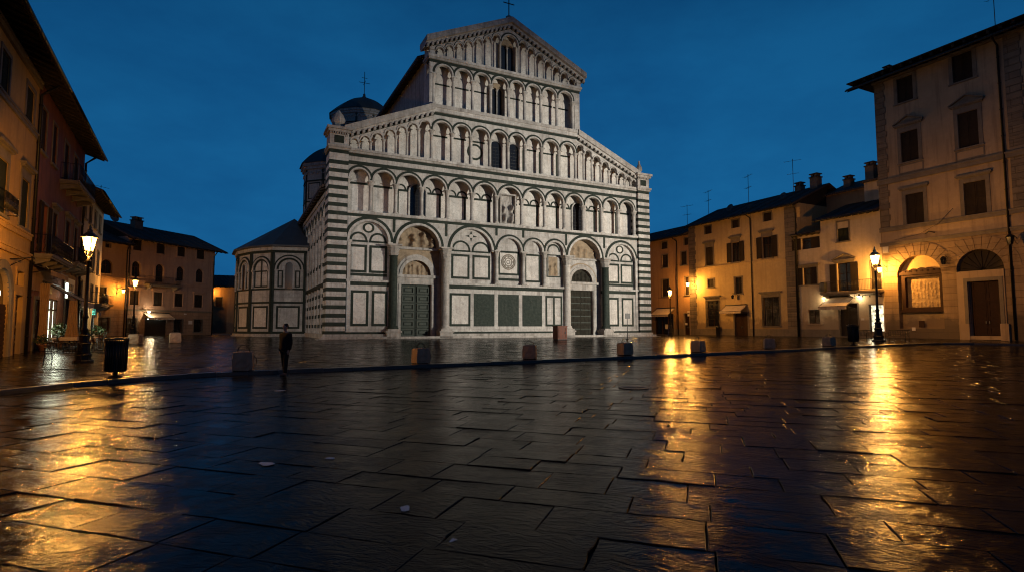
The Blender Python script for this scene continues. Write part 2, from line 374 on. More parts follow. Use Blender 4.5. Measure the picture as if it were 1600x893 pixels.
def slabs(name, material, ang, level, upper, rows, length, gap, tilt):
    mb = MB(material); ca, sa = math.cos(ang), math.sin(ang); r_ = random.Random(5 if upper else 3)
    t = -40.0
    while t < 92:
        w = r_.uniform(*rows); s = -75 + r_.uniform(0, 2)
        while s < 75:
            l = r_.uniform(*length)
            cx, cy = (s + l / 2) * ca - (t + w / 2) * sa, (s + l / 2) * sa + (t + w / 2) * ca
            s0, s1 = s, s + l; s += l
            if cy < -3 or abs(cx) > cy * 1.12 + 6 or cy > (72 if upper else 49): continue
            d, side, ax, ay, dx, dy = seg_info(cx, cy)
            if upper:
                if side < -1.2 and d > 1.5: continue
            elif side > 0 and d > 1.6: continue
            q = [(a * ca - b * sa, a * sa + b * ca) for a, b in ((s0, t), (s1, t), (s1, t + w), (s0, t + w))]
            if upper and d < 3:
                q = clip(q, ax, ay, dx, dy, .30)
                # a second clip keeps slabs off the neighbouring kerb stone at the bend
                for (x0, y0), (x1, y1) in zip(kerb_line, kerb_line[1:]):
                    if len(q) < 3: break
                    if abs(ax - x0) + abs(ay - y0) < 1e-6: continue
                    mx, my = sum(p[0] for p in q) / len(q), sum(p[1] for p in q) / len(q)
                    L = math.hypot(x1 - x0, y1 - y0); tt = ((mx - x0) * (x1 - x0) + (my - y0) * (y1 - y0)) / L
                    if -.3 < tt < L + .3 and abs(((x1 - x0) * (my - y0) - (y1 - y0) * (mx - x0)) / L) < 1.5: q = clip(q, x0, y0, (x1 - x0) / L, (y1 - y0) / L, .30)
                if len(q) < 3: continue
            if math.hypot(gx0 := sum(p_[0] for p_ in q) / len(q), gy0 := sum(p_[1] for p_ in q) / len(q)) < 26:
                q2 = []
                for i, p_ in enumerate(q):
                    b_ = q[(i + 1) % len(q)]; L = math.hypot(b_[0] - p_[0], b_[1] - p_[1]); k_n = max(1, int(L / .14)); q2.append(p_)
                    for k_i in range(1, k_n):
                        t_ = k_i / k_n; e_ = abs(r_.gauss(0, .0035)) + (.02 if r_.random() < .06 else 0)
                        x_, y_ = p_[0] + (b_[0] - p_[0]) * t_, p_[1] + (b_[1] - p_[1]) * t_; d_ = math.hypot(gx0 - x_, gy0 - y_); q2.append((x_ + (gx0 - x_) / d_ * e_, y_ + (gy0 - y_) / d_ * e_))
                q = q2
            n = len(q); gx, gy = sum(p[0] for p in q) / n, sum(p[1] for p in q) / n
            g = gap * r_.uniform(.15, 1.5); tx, ty = r_.gauss(0, tilt), r_.gauss(0, tilt); dz = r_.gauss(0, .003)
            top, mid, bot = [], [], []
            for x, y in q:
                L = math.hypot(x - gx, y - gy) or 1
                for k, (ins, drop, lst) in enumerate(((g + .007, 0, top), (g + .0015, .005, mid), (g, .05, bot))):
                    f = max(.1, 1 - ins / L * 1.3); xx, yy = gx + (x - gx) * f, gy + (y - gy) * f
                    lst.append((xx, yy, level(yy) + dz + tx * (xx - gx) + ty * (yy - gy) - drop))
            vs = top + mid + bot; fs = [tuple(range(n))]
            for k in (0, n):
                for i in range(n): fs.append((k + i, k + n + i, k + n + (i + 1) % n, k + (i + 1) % n))
            mb.add(vs, fs)
        t += w
    return tag(mb.build(name), kind='structure')
slabs('square_paving', 'wet_slabs', SQ_ANG, gz, False, (.46, .70), (.65, 1.45), .0015, .005)
slabs('upper_paving', 'wet_upper_slabs', UP_ANG, gu, True, (.42, .6), (.6, 1.3), .002, .0035)
g = MB('wet_joint')                           # one sheet out to the horizon, under the slabs
xs = [-900, -300, -120, -60, -30, -15, 0, 15, 30, 60, 120, 300, 900]; ys = [-60, -20, -5, 5, 12, 18, 21, 22, 23, 24, 25, 26, 27, 28, 30, 33, 36, 40, 43, 44, 46, 48, 49, 50, 52, 60, 80, 120, 200, 500, 1500]
vs = [(x, y, gz(y) - .034) for y in ys for x in xs]; n = len(xs)
g.add(vs, [(j * n + i, j * n + i + 1, (j + 1) * n + i + 1, (j + 1) * n + i) for j in range(len(ys) - 1) for i in range(n - 1)])
tag(g.build('ground'), kind='structure')
g = MB('wet_joint')                           # bed of the raised pavement
far = [(-70, -6), (-75, 4), (-75, 20), (-80, 45), (-85, 70), (-80, 100), (-70, 120), (-50, 125), (-30, 125), (-10, 125), (10, 125), (25, 125), (45, 120), (60, 100), (75, 80), (80, 60), (85, 40), (90, 8)]
K = 26; vs = []
for (ax, ay), (bx, by) in zip(kerb_line, far):
    for k in range(K + 1):
        t = (k / K) ** 1.6; x, y = ax + (bx - ax) * t, ay + (by - ay) * t
        vs.append((x, y, gu(y) - .034))
g.add(vs, [(i * (K + 1) + k, i * (K + 1) + k + 1, (i + 1) * (K + 1) + k + 1, (i + 1) * (K + 1) + k) for i in range(len(far) - 1) for k in range(K)])
tag(g.build('upper_ground'), kind='structure')
k_ = MB('kerb_stone'); r_ = random.Random(9)  # kerb of separate long stones
for (ax, ay), (bx, by) in zip(kerb_line, kerb_line[1:]):
    L = math.hypot(bx - ax, by - ay); dx, dy = (bx - ax) / L, (by - ay) / L; t = 0
    while t < L - .05:
        l = min(r_.uniform(.9, 1.5), L - t)
        if L - t - l < .3: l = L - t
        P = []
        j = r_.uniform(-.008, .008)
        for a, o, e in ((t + .006, 0, 0), (t + l - .006, 0, 0), (t + l - .006, .32, 0), (t + .006, .32, 0)):
            x, y = ax + dx * a - dy * o, ay + dy * a + dx * o; P.append((x, y))
        q = [(ax + dx * a - dy * .022, ay + dy * a + dx * .022) for a in (t + .012, t + l - .012)]
        vs = [(x, y, gz(y) - .05) for x, y in P] + [(P[0][0], P[0][1], gu(P[0][1]) - .025 + j), (P[1][0], P[1][1], gu(P[1][1]) - .025 + j)] + \
             [(q[0][0], q[0][1], gu(q[0][1]) + j), (q[1][0], q[1][1], gu(q[1][1]) + j), (P[2][0], P[2][1], gu(P[2][1]) + j), (P[3][0], P[3][1], gu(P[3][1]) + j)]
        k_.add(vs, [(0, 1, 5, 4), (4, 5, 7, 6), (6, 7, 8, 9), (1, 2, 8, 7, 5), (3, 0, 4, 6, 9), (2, 3, 9, 8)])
        t += l
tag(k_.build('kerb'), kind='structure')
# ------------------------------------------------------------------ the church
CH_ANG = R(26.5)
ch = thing('church', 'white and green striped marble church with tiers of arcades and a cross on its gable', 'church', (-15.76, 47.0, TOP), CH_ANG)
UC = 17.4
def rake(u, a, b, ua, ub):
    return a + (b - a) * (u - ua) / (ub - ua)
rake3 = lambda u: rake(min(u, 2 * UC - u), 17.76, 21.13, 1.56, 9.39)
rake5 = lambda u: rake(min(u, 2 * UC - u), 27.72, 31.56, 8.9, UC)
def column(name, u, y, w0, w1, r, mt='white_marble', mtcap='weathered_marble', seg=12, capk=1.0):
    """free-standing shaft on a moulded base, with a leafy capital under its abacus"""
    mb = MB(mt, mtcap); hc = min(3.0 * r, (w1 - w0) * .22) * capk
    mb.box(u - r * 1.5, u + r * 1.5, y - r * 1.5, y + r * 1.5, w0, w0 + r * .5, mtcap)
    b = w0 + r * .5
    mb.lathe([(r * 1.45, 0), (r * 1.5, r * .2), (r * 1.2, r * .45), (r * 1.3, r * .65), (r * 1.03, r * .85), (r, w1 - hc - b), (r * 1.15, w1 - hc - b + r * .08), (r * 1.15, w1 - hc - b + r * .25)], u, y, b, seg, mt)
    c = w1 - hc
    mb.lathe([(r * 1.0, r * .2), (r * 1.35, hc * .3), (r * 1.15, hc * .36), (r * 1.6, hc * .62), (r * 1.35, hc * .66), (r * 1.85, hc * .86), (r * 1.7, hc * .88)], u, y, c, 8, mtcap, False)
    mb.box(u - r * 1.75, u + r * 1.75, y - r * 1.75, y + r * 1.75, w1 - hc * .13, w1, mtcap)
    return mb.build(name, ch)
def archivolt(mb, c, r, sp, y, j=0, white=.16, green=.22):
    mb.ring(c, sp, r - .001, r + white, y - .07 - .004 * j, y + .02, 'white_marble')
    mb.ring(c, sp, r + white, r + white + green, y - .025 - .006 * j, y + .02, 'green_marble')
def gframe(mb, u0, u1, w0, w1, y, t=.2, panel='panel_marble'):
    mb.frame(u0, u1, w0, w1, t, y - .02, y + .02, 'green_marble')
    mb.box(u0 + t, u1 - t, y - .012, y + .02, w0 + t, w1 - t, panel)
def relief(name, inside, u0, u1, w0, w1, y, mt, seed, depth=.22, step=.07, figs=5, parent=None, ridge=1.0, rows=1):
    """carved figures in stone: a height field of heads, bodies and folds, cut to the shape of its field"""
    r_ = random.Random(seed); blobs = []
    W0, W1 = w0, w1
    for k, q_ in [(k, q_) for q_ in range(rows) for k in range(figs)]:
        w0, w1 = W0 + (W1 - W0) * q_ / rows * .85, W0 + (W1 - W0) * (q_ + 1) / rows
        cu = u0 + (u1 - u0) * (k + .5 + r_.uniform(-.2, .2)) / figs; hh = (w1 - w0) * r_.uniform(.55, .82) * (1 - .45 * abs((k + .5) / figs - .5))
        wd = (u1 - u0) / figs * .42
        blobs.append((cu, w0 + hh * .92, wd * .45, hh * .13, 1.1))
        for q in range(6): blobs.append((cu + r_.uniform(-.45, .45) * wd, w0 + hh * (.1 + .14 * q), wd * r_.uniform(.4, .85), hh * r_.uniform(.08, .16), r_.uniform(.5, 1)))
    w0, w1 = W0, W1
    nx, nz = max(4, int((u1 - u0) / step)), max(4, int((w1 - w0) / step)); vs = []; ok = {}
    for j in range(nz + 1):
        for i in range(nx + 1):
            u, w = u0 + (u1 - u0) * i / nx, w0 + (w1 - w0) * j / nz
            h = sum(a * math.exp(-((u - bu) / su) ** 2 - ((w - bw) / sw) ** 2) for bu, bw, su, sw, a in blobs)
            h = min(h, 1.3) + .22 * mnoise.noise((u * 6 * ridge, w * 4, seed * 3.1)) + .12 * mnoise.noise((u * 14, w * 11, seed))
            vs.append((u, y - depth * max(h, 0), w)); ok[i, j] = inside(u, w)
    fs = [(j * (nx + 1) + i, j * (nx + 1) + i + 1, (j + 1) * (nx + 1) + i + 1, (j + 1) * (nx + 1) + i) for j in range(nz) for i in range(nx) if ok[i, j] and ok[i + 1, j] and ok[i, j + 1] and ok[i + 1, j + 1]]
    mb = MB(mt); mb.add(vs, fs, mt, True)
    return mb.build(name, parent or ch)

# -- steps and plinth
st = MB('weathered_marble')
st.box(-.75, 35.6, -1.0, .3, -.3, .0 + .02); st.box(-.42, 35.25, -.62, .3, .02, .2)
r_ = random.Random(2)
for a, b in ((-.2, 5.3), (11.0, 23.5), (29.2, 35.05)):
    u = a
    while u < b - .01:
        l = min(r_.uniform(.8, 1.7), b - u); st.box(u + .008, u + l - .008, -.33 + r_.uniform(-.01, .01), .3, .2, .42); u += l
st.build('step', ch)

# -- tier one: the wall with its inlaid panels
t1 = MB('white_marble', 'green_marble', 'panel_marble', 'mottled_green_marble')
T1 = [(3.55, 1.70, 8.55), (8.07, 1.95, 8.32), (13.35, 2.06, 8.25), (17.38, 1.20, 8.52), (20.07, .95, 8.66), (22.56, .98, 8.70), (26.25, 1.95, 8.32), (31.05, 1.78, 8.25)]
portals = (1, 6)
solid = [(1.55, 5.45), (10.65, 23.75), (28.75, 33.35)]
for a, b in solid:
    t1.box(a, b, -.04, 1.5, .3, .66, 'green_marble'); t1.box(a, b, -.10, 1.5, .60, .685, 'white_marble')
    t1.box(a, b, .0, 1.5, .685, 4.6, 'white_marble')
    t1.box(a, b, -.05, 1.5, 4.6, 4.93, 'green_marble'); t1.box(a, b, -.17, 1.5, 4.93, 5.12, 'white_marble')
    t1.box(a, b, .30, 1.5, 5.12, 10.35, 'white_marble')
for k, (c, r, sp) in enumerate(T1):
    if k in portals: continue
t1.arcade(1.55, 33.35, T1, 10.62, lambda u: 8.3, -.02, 1.0, 'white_marble', 24)
for k, (c, r, sp) in enumerate(T1):
    archivolt(t1, c, r, sp, -.02, k % 2, .2, .26 if r > 1.5 else .2)
for u in (5.75, 10.7, 15.9, 18.86, 23.92, 28.75):    # upright strips between the arches
    t1.box(u - .13, u + .13, -.03, .0, 9.45 if u in (5.75, 10.7, 23.92, 28.75) else 9.9, 10.62, 'green_marble')
t1.box(1.55, 33.35, -.05, 1.0, 10.62, 10.86, 'green_marble'); t1.box(1.55, 33.35, -.22, 1.4, 10.86, 11.1, 'white_marble')
# inlaid panels low down
for a, b in ((2.08, 3.6), (3.88, 5.25), (11.1, 13.2), (29.15, 30.6), (31.0, 32.6)): gframe(t1, a, b, 1.1, 4.2, 0, .22)
for a, b in ((13.54, 15.7), (16.1, 18.36), (18.76, 21.0)): t1.box(a, b, -.02, .02, 1.1, 4.2, 'mottled_green_marble')
t1.frame(21.4, 23.4, 1.1, 4.2, .2, -.02, .02, 'green_marble'); t1.box(22.3, 22.5, -.02, .02, 1.3, 4.0, 'green_marble')
# upper panels under the blind arches
Y = .30
for c, r, sp in (T1[0], T1[2], T1[7]):
    for sgn in (-1, 1):
        a, b = (c - r + .0, c - .1) if sgn < 0 else (c + .1, c + r)
        if r > 2: a, b = (a + .05, b - .05) if sgn < 0 else (a + .05, b - .05)
        gframe(t1, a, b, 5.75 if r < 2 else 5.55, sp - .35, Y, .22)
        t1.ring(c + sgn * r * .5, sp + .02, r * .5 - .26, r * .5 - .08, Y - .025, Y + .01, 'green_marble')
        t1.box(c + sgn * r * .5 - r * .48, c + sgn * r * .5 + r * .48, Y - .022, Y + .01, sp - .12, sp + .05, 'green_marble')
    t1.box(c - r, c + r, Y - .03, Y + .01, 5.45, 5.7, 'green_marble') if r < 2 else None
    zc = sp + r * .70
    if r < 2:                                  # roundel between the two small arches
        t1.lathe([(.36, 0), (.36, .03)], 0, 0, 0, 20, 'green_marble') if False else None
        n = 20; t1.prism([(c + .52 * math.cos(2 * PI * i / n), zc + .46 * math.sin(2 * PI * i / n)) for i in range(n)], Y - .02, Y + .01, 'green_marble')
        t1.prism([(c + .31 * math.cos(2 * PI * i / n), zc + .31 * math.sin(2 * PI * i / n)) for i in range(n)], Y - .035, Y + .01, 'panel_marble')
    else:                                      # four-petalled star
        pts = []
        for i in range(8):
            rr = .62 if i % 2 == 0 else .2; pts.append((c + rr * math.cos(PI * i / 4), zc + rr * .85 * math.sin(PI * i / 4)))
        t1.prism(pts, Y - .025, Y + .01, 'green_marble')
        t1.prism([(c + .2 * math.cos(PI * i / 4 + .39), zc + .2 * math.sin(PI * i / 4 + .39)) for i in range(8)], Y - .035, Y + .01, 'panel_marble')
gframe(t1, 16.22, 18.54, 6.1, 8.5, Y, .2); t1.box(16.22, 18.54, Y - .02, Y + .02, 5.55, 5.8, 'green_marble')
gframe(t1, 19.16, 20.98, 5.5, 8.35, Y, .2)
gframe(t1, 21.72, 23.4, 6.1, 8.45, Y, .12, 'weathered_marble'); t1.ring(22.56, 8.75, .62, .8, Y - .025, Y + .01, 'green_marble')
t1.build('facade_wall', ch)
# round rosette inlaid in the middle bay
ro = MB('panel_marble', 'grey_stone'); n = 40
for r0, r1, mt in ((.78, .70, 0), (.62, .56, 0), (.40, .34, 0), (.2, .15, 0)):
    ro.ring(17.35, 7.4, r1, r0, Y - .05, Y, 'grey_stone', 40, 0, 2 * PI)
for i in range(16):
    a = 2 * PI * i / 16; cx, cz = 17.35 + .66 * math.cos(a), 7.4 + .66 * math.sin(a)
    ro.ring(cx, cz, .05, .09, Y - .045, Y, 'grey_stone', 8, 0, 2 * PI)
for i in range(8):
    a = 2 * PI * i / 8; ro.ring(17.35 + .48 * math.cos(a), 7.4 + .48 * math.sin(a), .05, .10, Y - .045, Y, 'grey_stone', 10, 0, 2 * PI)
ro.build('rosette', ch)
relief('carved_relief', lambda u, w: True, 21.95, 23.02, 6.25, 8.2, Y - .03, 'carved_stone', 4, .16, .05, 2)
for u in (15.9, 18.87, 21.3): column('column', u, -.02, 5.12, 8.40 if u < 20 else 8.55, .19)
for u, mt in ((1.85, 'white_marble'), (33.05, 'white_marble')):
    pl = MB(mt); pl.box(u - .14, u + .14, -.09, .1, .7, 8.3); pl.box(u - .24, u + .24, -.15, .1, 8.3, 8.55, 'weathered_marble'); pl.build('pilaster', ch)
for u, mt in ((5.72, 'mottled_green_marble'), (10.62, 'weathered_marble'), (23.93, 'panel_marble'), (28.8, 'mottled_green_marble')):
    pd = MB('weathered_marble'); pd.box(u - .62, u + .62, -.62, .5, -.1, .55); pd.box(u - .7, u + .7, -.7, .5, .55, .68); pd.build('pedestal', ch)
    column('column', u, -.12, .68, 8.34, .36, mt, 'weathered_marble', 18)

# -- the two portals
def portal(c, dark, seed):
    YB = 1.0                                   # back of the recess
    mb = MB('weathered_marble', 'white_marble', 'carved_stone')
    jw = 1.42                                  # half width of the door opening
    mb.box(c - 2.55, c - jw - .42, YB - .25, YB + .5, -.1, 8.3, 'white_marble'); mb.box(c + jw + .42, c + 2.55, YB - .25, YB + .5, -.1, 8.3, 'white_marble')
    for sgn in (-1, 1):
        a, b = sorted((c + sgn * jw, c + sgn * (jw + .42)))
        mb.box(a, b, YB - .42, YB + .5, .0, 4.9); a2, b2 = sorted((c + sgn * (jw + .06), c + sgn * (jw + .26))); mb.box(a2, b2, YB - .48, YB - .4, .0, 4.9)
    mb.box(c - jw - .46, c + jw + .46, YB - .44, YB + .5, 4.9, 5.5); mb.box(c - jw - .62, c + jw + .62, YB - .62, YB + .5, 5.5, 5.76)
    mb.arcade(c - 2.2, c + 2.2, [(c, 1.36, 5.78)], 8.2, 5.77, YB - .3, YB + .3, 'carved_stone' if dark else 'white_marble', 24)
    mb.ring(c, 5.78, 1.34, 1.62, YB - .5, YB - .28); mb.ring(c, 5.78, 1.62, 1.88, YB - .42, YB - .28)
    mb.ring(c, 5.78, 1.88, 2.02, YB - .36, YB - .28, 'carved_stone')
    mb.box(c - 2.4, c + 2.4, YB - .6, YB + .5, 8.08, 8.3)
    mb.box(c - 2.5, c + 2.5, YB - .02, YB + .5, 5.77, 10.6, 'carved_stone')
    mb.box(c - 2.3, c + 2.3, -.75, YB, -.12, .06, 'weathered_marble')
    fr = mb.build('portal_frame', ch)
    relief('tympanum_relief', lambda u, w: (u - c) ** 2 + (w - 8.3) ** 2 < 1.93 ** 2, c - 1.95, c + 1.95, 8.3, 10.25, YB - .08, 'carved_stone', seed, .42 if dark else .18, .075, 4 if dark else 5)
    relief('lunette_relief', lambda u, w: (u - c) ** 2 + (w - 5.78) ** 2 < 1.34 ** 2, c - 1.36, c + 1.36, 5.78, 7.14, YB - .1, 'carved_stone' if dark else 'old_wood_door', seed + 1, .16, .07, 6)
    d = MB('bronze_door' if dark else 'old_wood_door')
    mt = d.mats[0]
    for sgn in (-1, 1):
        a, b = sorted((c + sgn * .012, c + sgn * jw)); d.box(a, b, YB - .1, YB + .1, .06, 4.9)
    door = d.build('door', ch)
    for sgn in (-1, 1):
        a, b = sorted((c + sgn * .012, c + sgn * jw))
        p = MB(mt)
        if dark:
            for r in range(6):
                z = .22 + r * .77
                p.frame(a + .12, b - .12, z, z + .66, .12, YB - .19, YB - .09, 'bronze_edge'); p.box(a + .38, b - .38, YB - .17, YB - .09, z + .22, z + .44, 'bronze_edge')
            p.build('door_panel', door)
        else:
            for r in range(7):
                z = .1 + r * .68
                p.box(a + .03, b - .03, YB - .14, YB - .09, z, z + .08, 'bronze_edge')
                for q in range(3): p.box(a + .1 + q * .45, a + .16 + q * .45, YB - .12, YB - .09, z + .06, z + .68)
            p.build('door_panel', door)
portal(8.07, True, 21); portal(26.2, False, 33)

# -- striped corner piers
for u0, u1, sgn in ((0, 1.6, -1), (33.25, 34.85, 1)):
    p = MB('white_marble', 'green_marble'); z = .42; r_ = random.Random(8)
    y0 = -.30
    p.box(u0, u1, y0 - .02, 1.6, .3, .69, 'green_marble'); z = .69
    k = 0
    while z < 15.2:
        h1, h2 = .40 + r_.uniform(-.02, .02), .335 + r_.uniform(-.02, .02)
        e = .003
        p.box(u0, u1, y0, 1.6, z, z + h1, 'white_marble'); p.box(u0 - e, u1 + e, y0 - .01, 1.6 + e, z + h1, z + h1 + h2, 'green_marble'); z += h1 + h2
    p.box(u0, u1, y0, 1.6, z, 15.95, 'white_marble'); p.box(u0 - .003, u1 + .003, y0 - .01, 1.603, 15.95, 16.25, 'green_marble')
    p.box(u0 - .1, u1 + .1, y0 - .12, 1.7, 16.25, 16.42, 'weathered_marble'); p.box(u0 - .18, u1 + .18, y0 - .22, 1.8, 16.42, 16.62, 'weathered_marble')
    p.box(u0, u1, y0, 1.6, 16.62, 17.75, 'white_marble'); p.box((u0 + u1) / 2 - .42, (u0 + u1) / 2 + .38, y0 - .03, y0 + .05, 16.85, 17.5, 'green_marble')
    for i in range(8): p.box(u0 + i * .2, u0 + i * .2 + .1, y0 - .14, y0, 17.6, 17.78, 'weathered_marble')
    p.box(u0 - .14, u1 + .14, y0 - .2, 1.7, 17.78, 18.0, 'weathered_marble'); p.box(u0 - .26, u1 + .26, y0 - .34, 1.85, 18.0, 18.22, 'weathered_marble')
    p.build('corner_pier', ch)
    q = MB('weathered_marble'); c = (u0 + u1) / 2
    q.lathe([(.55, 0), (.6, .2), (.45, .35), (.62, .6), (.58, .95), (.4, 1.35), (.2, 1.6), (.07, 1.75)] if sgn < 0 else [(.3, 0), (.34, .2), (.2, .35), (.36, .6), (.3, .95), (.14, 1.3), (.08, 1.7)], c, .4, 18.2, 8, None, False)
    q.build('pinnacle', ch)

# -- tier two
F2 = 11.1
cols2 = [1.62, 3.66, 5.9, 8.33, 10.83, 13.38, 15.97, 18.79, 21.43, 23.8, 26.2, 28.59, 30.84, 33.02]
t2 = MB('white_marble', 'green_marble', 'panel_marble')
BK2 = 1.0
b2 = [((a + b) / 2, (b - a) / 2 - .2, 14.88 - ((b - a) / 2 - .2)) for a, b in zip(cols2, cols2[1:])]
t2.arcade(1.55, 33.35, b2, 15.2, 13.86, .0, .36, 'white_marble', 18)
for k, (c, r, sp) in enumerate(b2): archivolt(t2, c, r, sp, 0, k % 2, .13, .2)
t2.box(1.55, 33.35, BK2, 1.6, F2, 16.4, 'panel_marble'); t2.box(1.55, 33.35, .36, BK2, 15.02, 15.2, 'white_marble')
t2.box(1.55, 33.35, -.02, .9, 15.2, 15.52, 'green_marble'); t2.box(1.55, 33.35, .0, .9, 15.52, 15.93, 'white_marble'); t2.box(1.55, 33.35, -.02, .9, 15.93, 16.2, 'green_marble')
t2.box(1.55, 33.35, -.16, 1.4, 16.2, 16.38, 'weathered_marble'); t2.box(1.55, 33.35, -.26, 1.6, 16.38, 16.6, 'white_marble')
for i, (c, r, sp) in enumerate(b2):
    y = BK2
    t2.box(c - r - .1, c + r + .1, y - .03, y + .01, F2, F2 + .2, 'green_marble')
    t2.box(c - r - .1, c + r + .1, y - .032, y + .01, sp - .35, sp - .15, 'green_marble')
    if i in (0, 1, 11, 12):
        if i in (1, 12, 11): t2.box(c - r - .02, c - r + .17, y - .028, y + .01, F2 + .2, sp - .35, 'green_marble')
    elif i != 6:
        for s_ in (-1, 1):
            a = c + s_ * (r - .14); t2.box(min(a, a + .17 * -s_), max(a, a + .17 * -s_), y - .028, y + .01, F2 + .2, sp - .35, 'green_marble')
            t2.ring(c + s_ * r * .52, sp - .15, r * .52 - .17, r * .52 - .02, y - .026 - .003 * (s_ > 0), y + .01, 'green_marble', 12)
t2.build('second_arcade_wall', ch)
for i, u in enumerate(cols2): column('column', u, .18, F2, 13.88, .175)
def niche_window(c, y, w0, w1, hw):
    mb = MB('dark_glass'); n = 14
    mb.prism([(c - hw, w0), (c + hw, w0)] + [(c + hw * math.cos(PI * i / n), w1 - hw + hw * math.sin(PI * i / n)) for i in range(n + 1)], y - .035, y + .02)
    w = mb.build('window', ch)
    f = MB('white_marble'); f.ring(c, w1 - hw, hw - .02, hw + .13, y - .13, y, None, 16)
    for s_ in (-1, 1): f.box(min(c + s_ * (hw - .02), c + s_ * (hw + .13)), max(c + s_ * (hw - .02), c + s_ * (hw + .13)), y - .13, y, w0, w1 - hw)
    f.build('window_frame', w)
    g_ = MB('wrought_iron')
    for k in range(1, 4): g_.box(c - hw + 2 * hw * k / 4 - .012, c - hw + 2 * hw * k / 4 + .012, y - .06, y - .04, w0, w1 - hw)
    z = w0 + .3
    while z < w1 - hw: g_.box(c - hw, c + hw, y - .06, y - .04, z, z + .02); z += .35
    g_.build('window_grille', w)
niche_window(8.2, BK2, F2 + .1, 14.35, .78); niche_window(26.1, BK2, F2 + .1, 14.35, .78)
nb = MB('weathered_marble'); nb.frame(16.42, 18.2, F2 + .05, 14.25, .13, .2, BK2); nb.build('niche_frame', ch)
relief('statue_relief', lambda u, w: True, 16.6, 17.98, F2 + .12, 14.1, .62, 'weathered_marble', 51, .5, .06, 2)

# -- tier three: level in the middle, stepping down along the raking sides
F3 = 16.6
colsC = [9.22, 11.26, 13.22, 15.22, 17.24, 19.18, 21.12, 23.22, 25.25]
colsL = [1.68, 2.54, 3.56, 4.72, 5.84, 6.88, 7.95, 9.22]
colsR = [25.25, 26.3, 27.35, 28.5, 29.6, 30.7, 31.75, 32.6, 33.2]
t3 = MB('white_marble', 'green_marble', 'panel_marble'); BK3 = 1.02
b3 = [((a + b) / 2, (b - a) / 2 - .16, 20.36 - ((b - a) / 2 - .16)) for a, b in zip(colsC, colsC[1:])]
sides = []
for cols in (colsL, colsR):
    for a, b in zip(cols, cols[1:]):
        c = (a + b) / 2; r = min((b - a) / 2 - .12, .46); top = rake3(a if c < UC else b) - .30
        sides.append((c, r, max(top - r, F3 + .12), a, b))
low3 = {}
def lowf3(u):
    if 9.22 <= u <= 25.25: return 19.42
    best = min((s for s in sides), key=lambda s: max(s[3] - u, u - s[4], 0)); return best[2]
bays3 = sorted([(c, r, sp) for c, r, sp, a, b in sides] + b3)
t3.arcade(1.6, 33.3, bays3, lambda u: min(rake3(u), 20.95), lowf3, .0, .34, 'white_marble', 14)
for k, (c, r, sp) in enumerate(b3): archivolt(t3, c, r, sp, 0, k % 2, .12, .19)
for k, (c, r, sp, a, b) in enumerate(sides): t3.ring(c, sp, r, r + .12, -.06 - .004 * (k % 2), .02, 'white_marble', 14)
t3.prism([(1.6, F3), (33.25, F3), (33.25, rake3(33.25)), (25.4, 20.95), (9.4, 20.95), (1.6, rake3(1.6))], BK3, 1.6, 'panel_marble')
t3.box(9.2, 25.4, -.03, .8, 20.95, 21.22, 'green_marble')
for i, (c, r, sp) in enumerate(b3):
    y = BK3; t3.box(c - r, c + r, y - .03, y + .01, sp - .3, sp - .13, 'green_marble'); t3.box(c - r, c + r, y - .03, y + .01, F3, F3 + .1, 'green_marble')
    if i not in (3, 4): t3.box(c - r - .02, c - r + .15, y - .028, y + .01, F3, sp - .3, 'green_marble')
for k, (c, r, sp, a, b) in enumerate(sides): t3.box(c - r, c + r, BK3 - .02, BK3 + .01, F3, F3 + .08, 'green_marble')
t3.build('third_arcade_wall', ch)
for u in colsC: column('column', u, .17, F3, 19.44, .155, capk=.9)
for cols in (colsL[1:-1], colsR[1:-1]):
    for u in cols:
        j = [s for s in sides if abs(s[3] - u) < .01 or abs(s[4] - u) < .01]; column('column', u, .16, F3, min(s[2] for s in j) + .02, .115, seg=10)
md = MB('green_marble', 'panel_marble'); md.ring(14.0, 18.27, .62, .82, BK3 - .05, BK3, 'green_marble', 28, 0, 2 * PI); n = 24
md.prism([(14.0 + .62 * math.cos(2 * PI * i / n), 18.27 + .62 * math.sin(2 * PI * i / n)) for i in range(n)], BK3 - .035, BK3, 'panel_marble'); md.build('medallion', ch)
for c in (16.23, 18.2): niche_window(c, BK3, F3 + .06, 19.7, .62)
def rake_cornice(ua, wa, ub, wb, th, ov, dent, name='cornice'):
    mb = MB('weathered_marble', 'white_marble')
    mb.prism([(ua, wa), (ub, wb), (ub, wb + th * .3), (ua, wa + th * .3)], -.22, 1.5, 'white_marble')
    mb.prism([(ua, wa + th * .3), (ub, wb + th * .3), (ub, wb + th), (ua, wa + th)], -ov, 1.7)
    mb.prism([(ua, wa - .26), (ub, wb - .26), (ub, wb + .0), (ua, wa + .0)], -.035, .02, 'green_marble')  # dark strip painting shade into the gaps between the dentils
    n = int(abs(ub - ua) / dent)
    for i in range(n):
        t = (i + .2) / n; t2_ = (i + .66) / n; u, z = ua + (ub - ua) * t, wa + (wb - wa) * t; u2, z2 = ua + (ub - ua) * t2_, wa + (wb - wa) * t2_
        mb.prism([(u, z - .24), (u2, z2 - .24), (u2, z2 + .01), (u, z + .01)] if u < u2 else [(u2, z2 - .24), (u, z - .24), (u, z + .01), (u2, z2 + .01)], -.34, .02)
    mb.build(name, ch)
rake_cornice(1.2, rake3(1.2), 9.42, rake3(9.42), .85, .42, .46); rake_cornice(33.6, rake3(33.6), 25.38, rake3(25.38), .85, .42, .46)
lc = MB('white_marble', 'weathered_marble'); lc.box(9.2, 25.6, -.2, 1.5, 21.22, 21.6, 'white_marble'); lc.box(9.1, 25.7, -.3, 1.6, 21.6, 21.92, 'weathered_marble'); lc.build('cornice', ch)

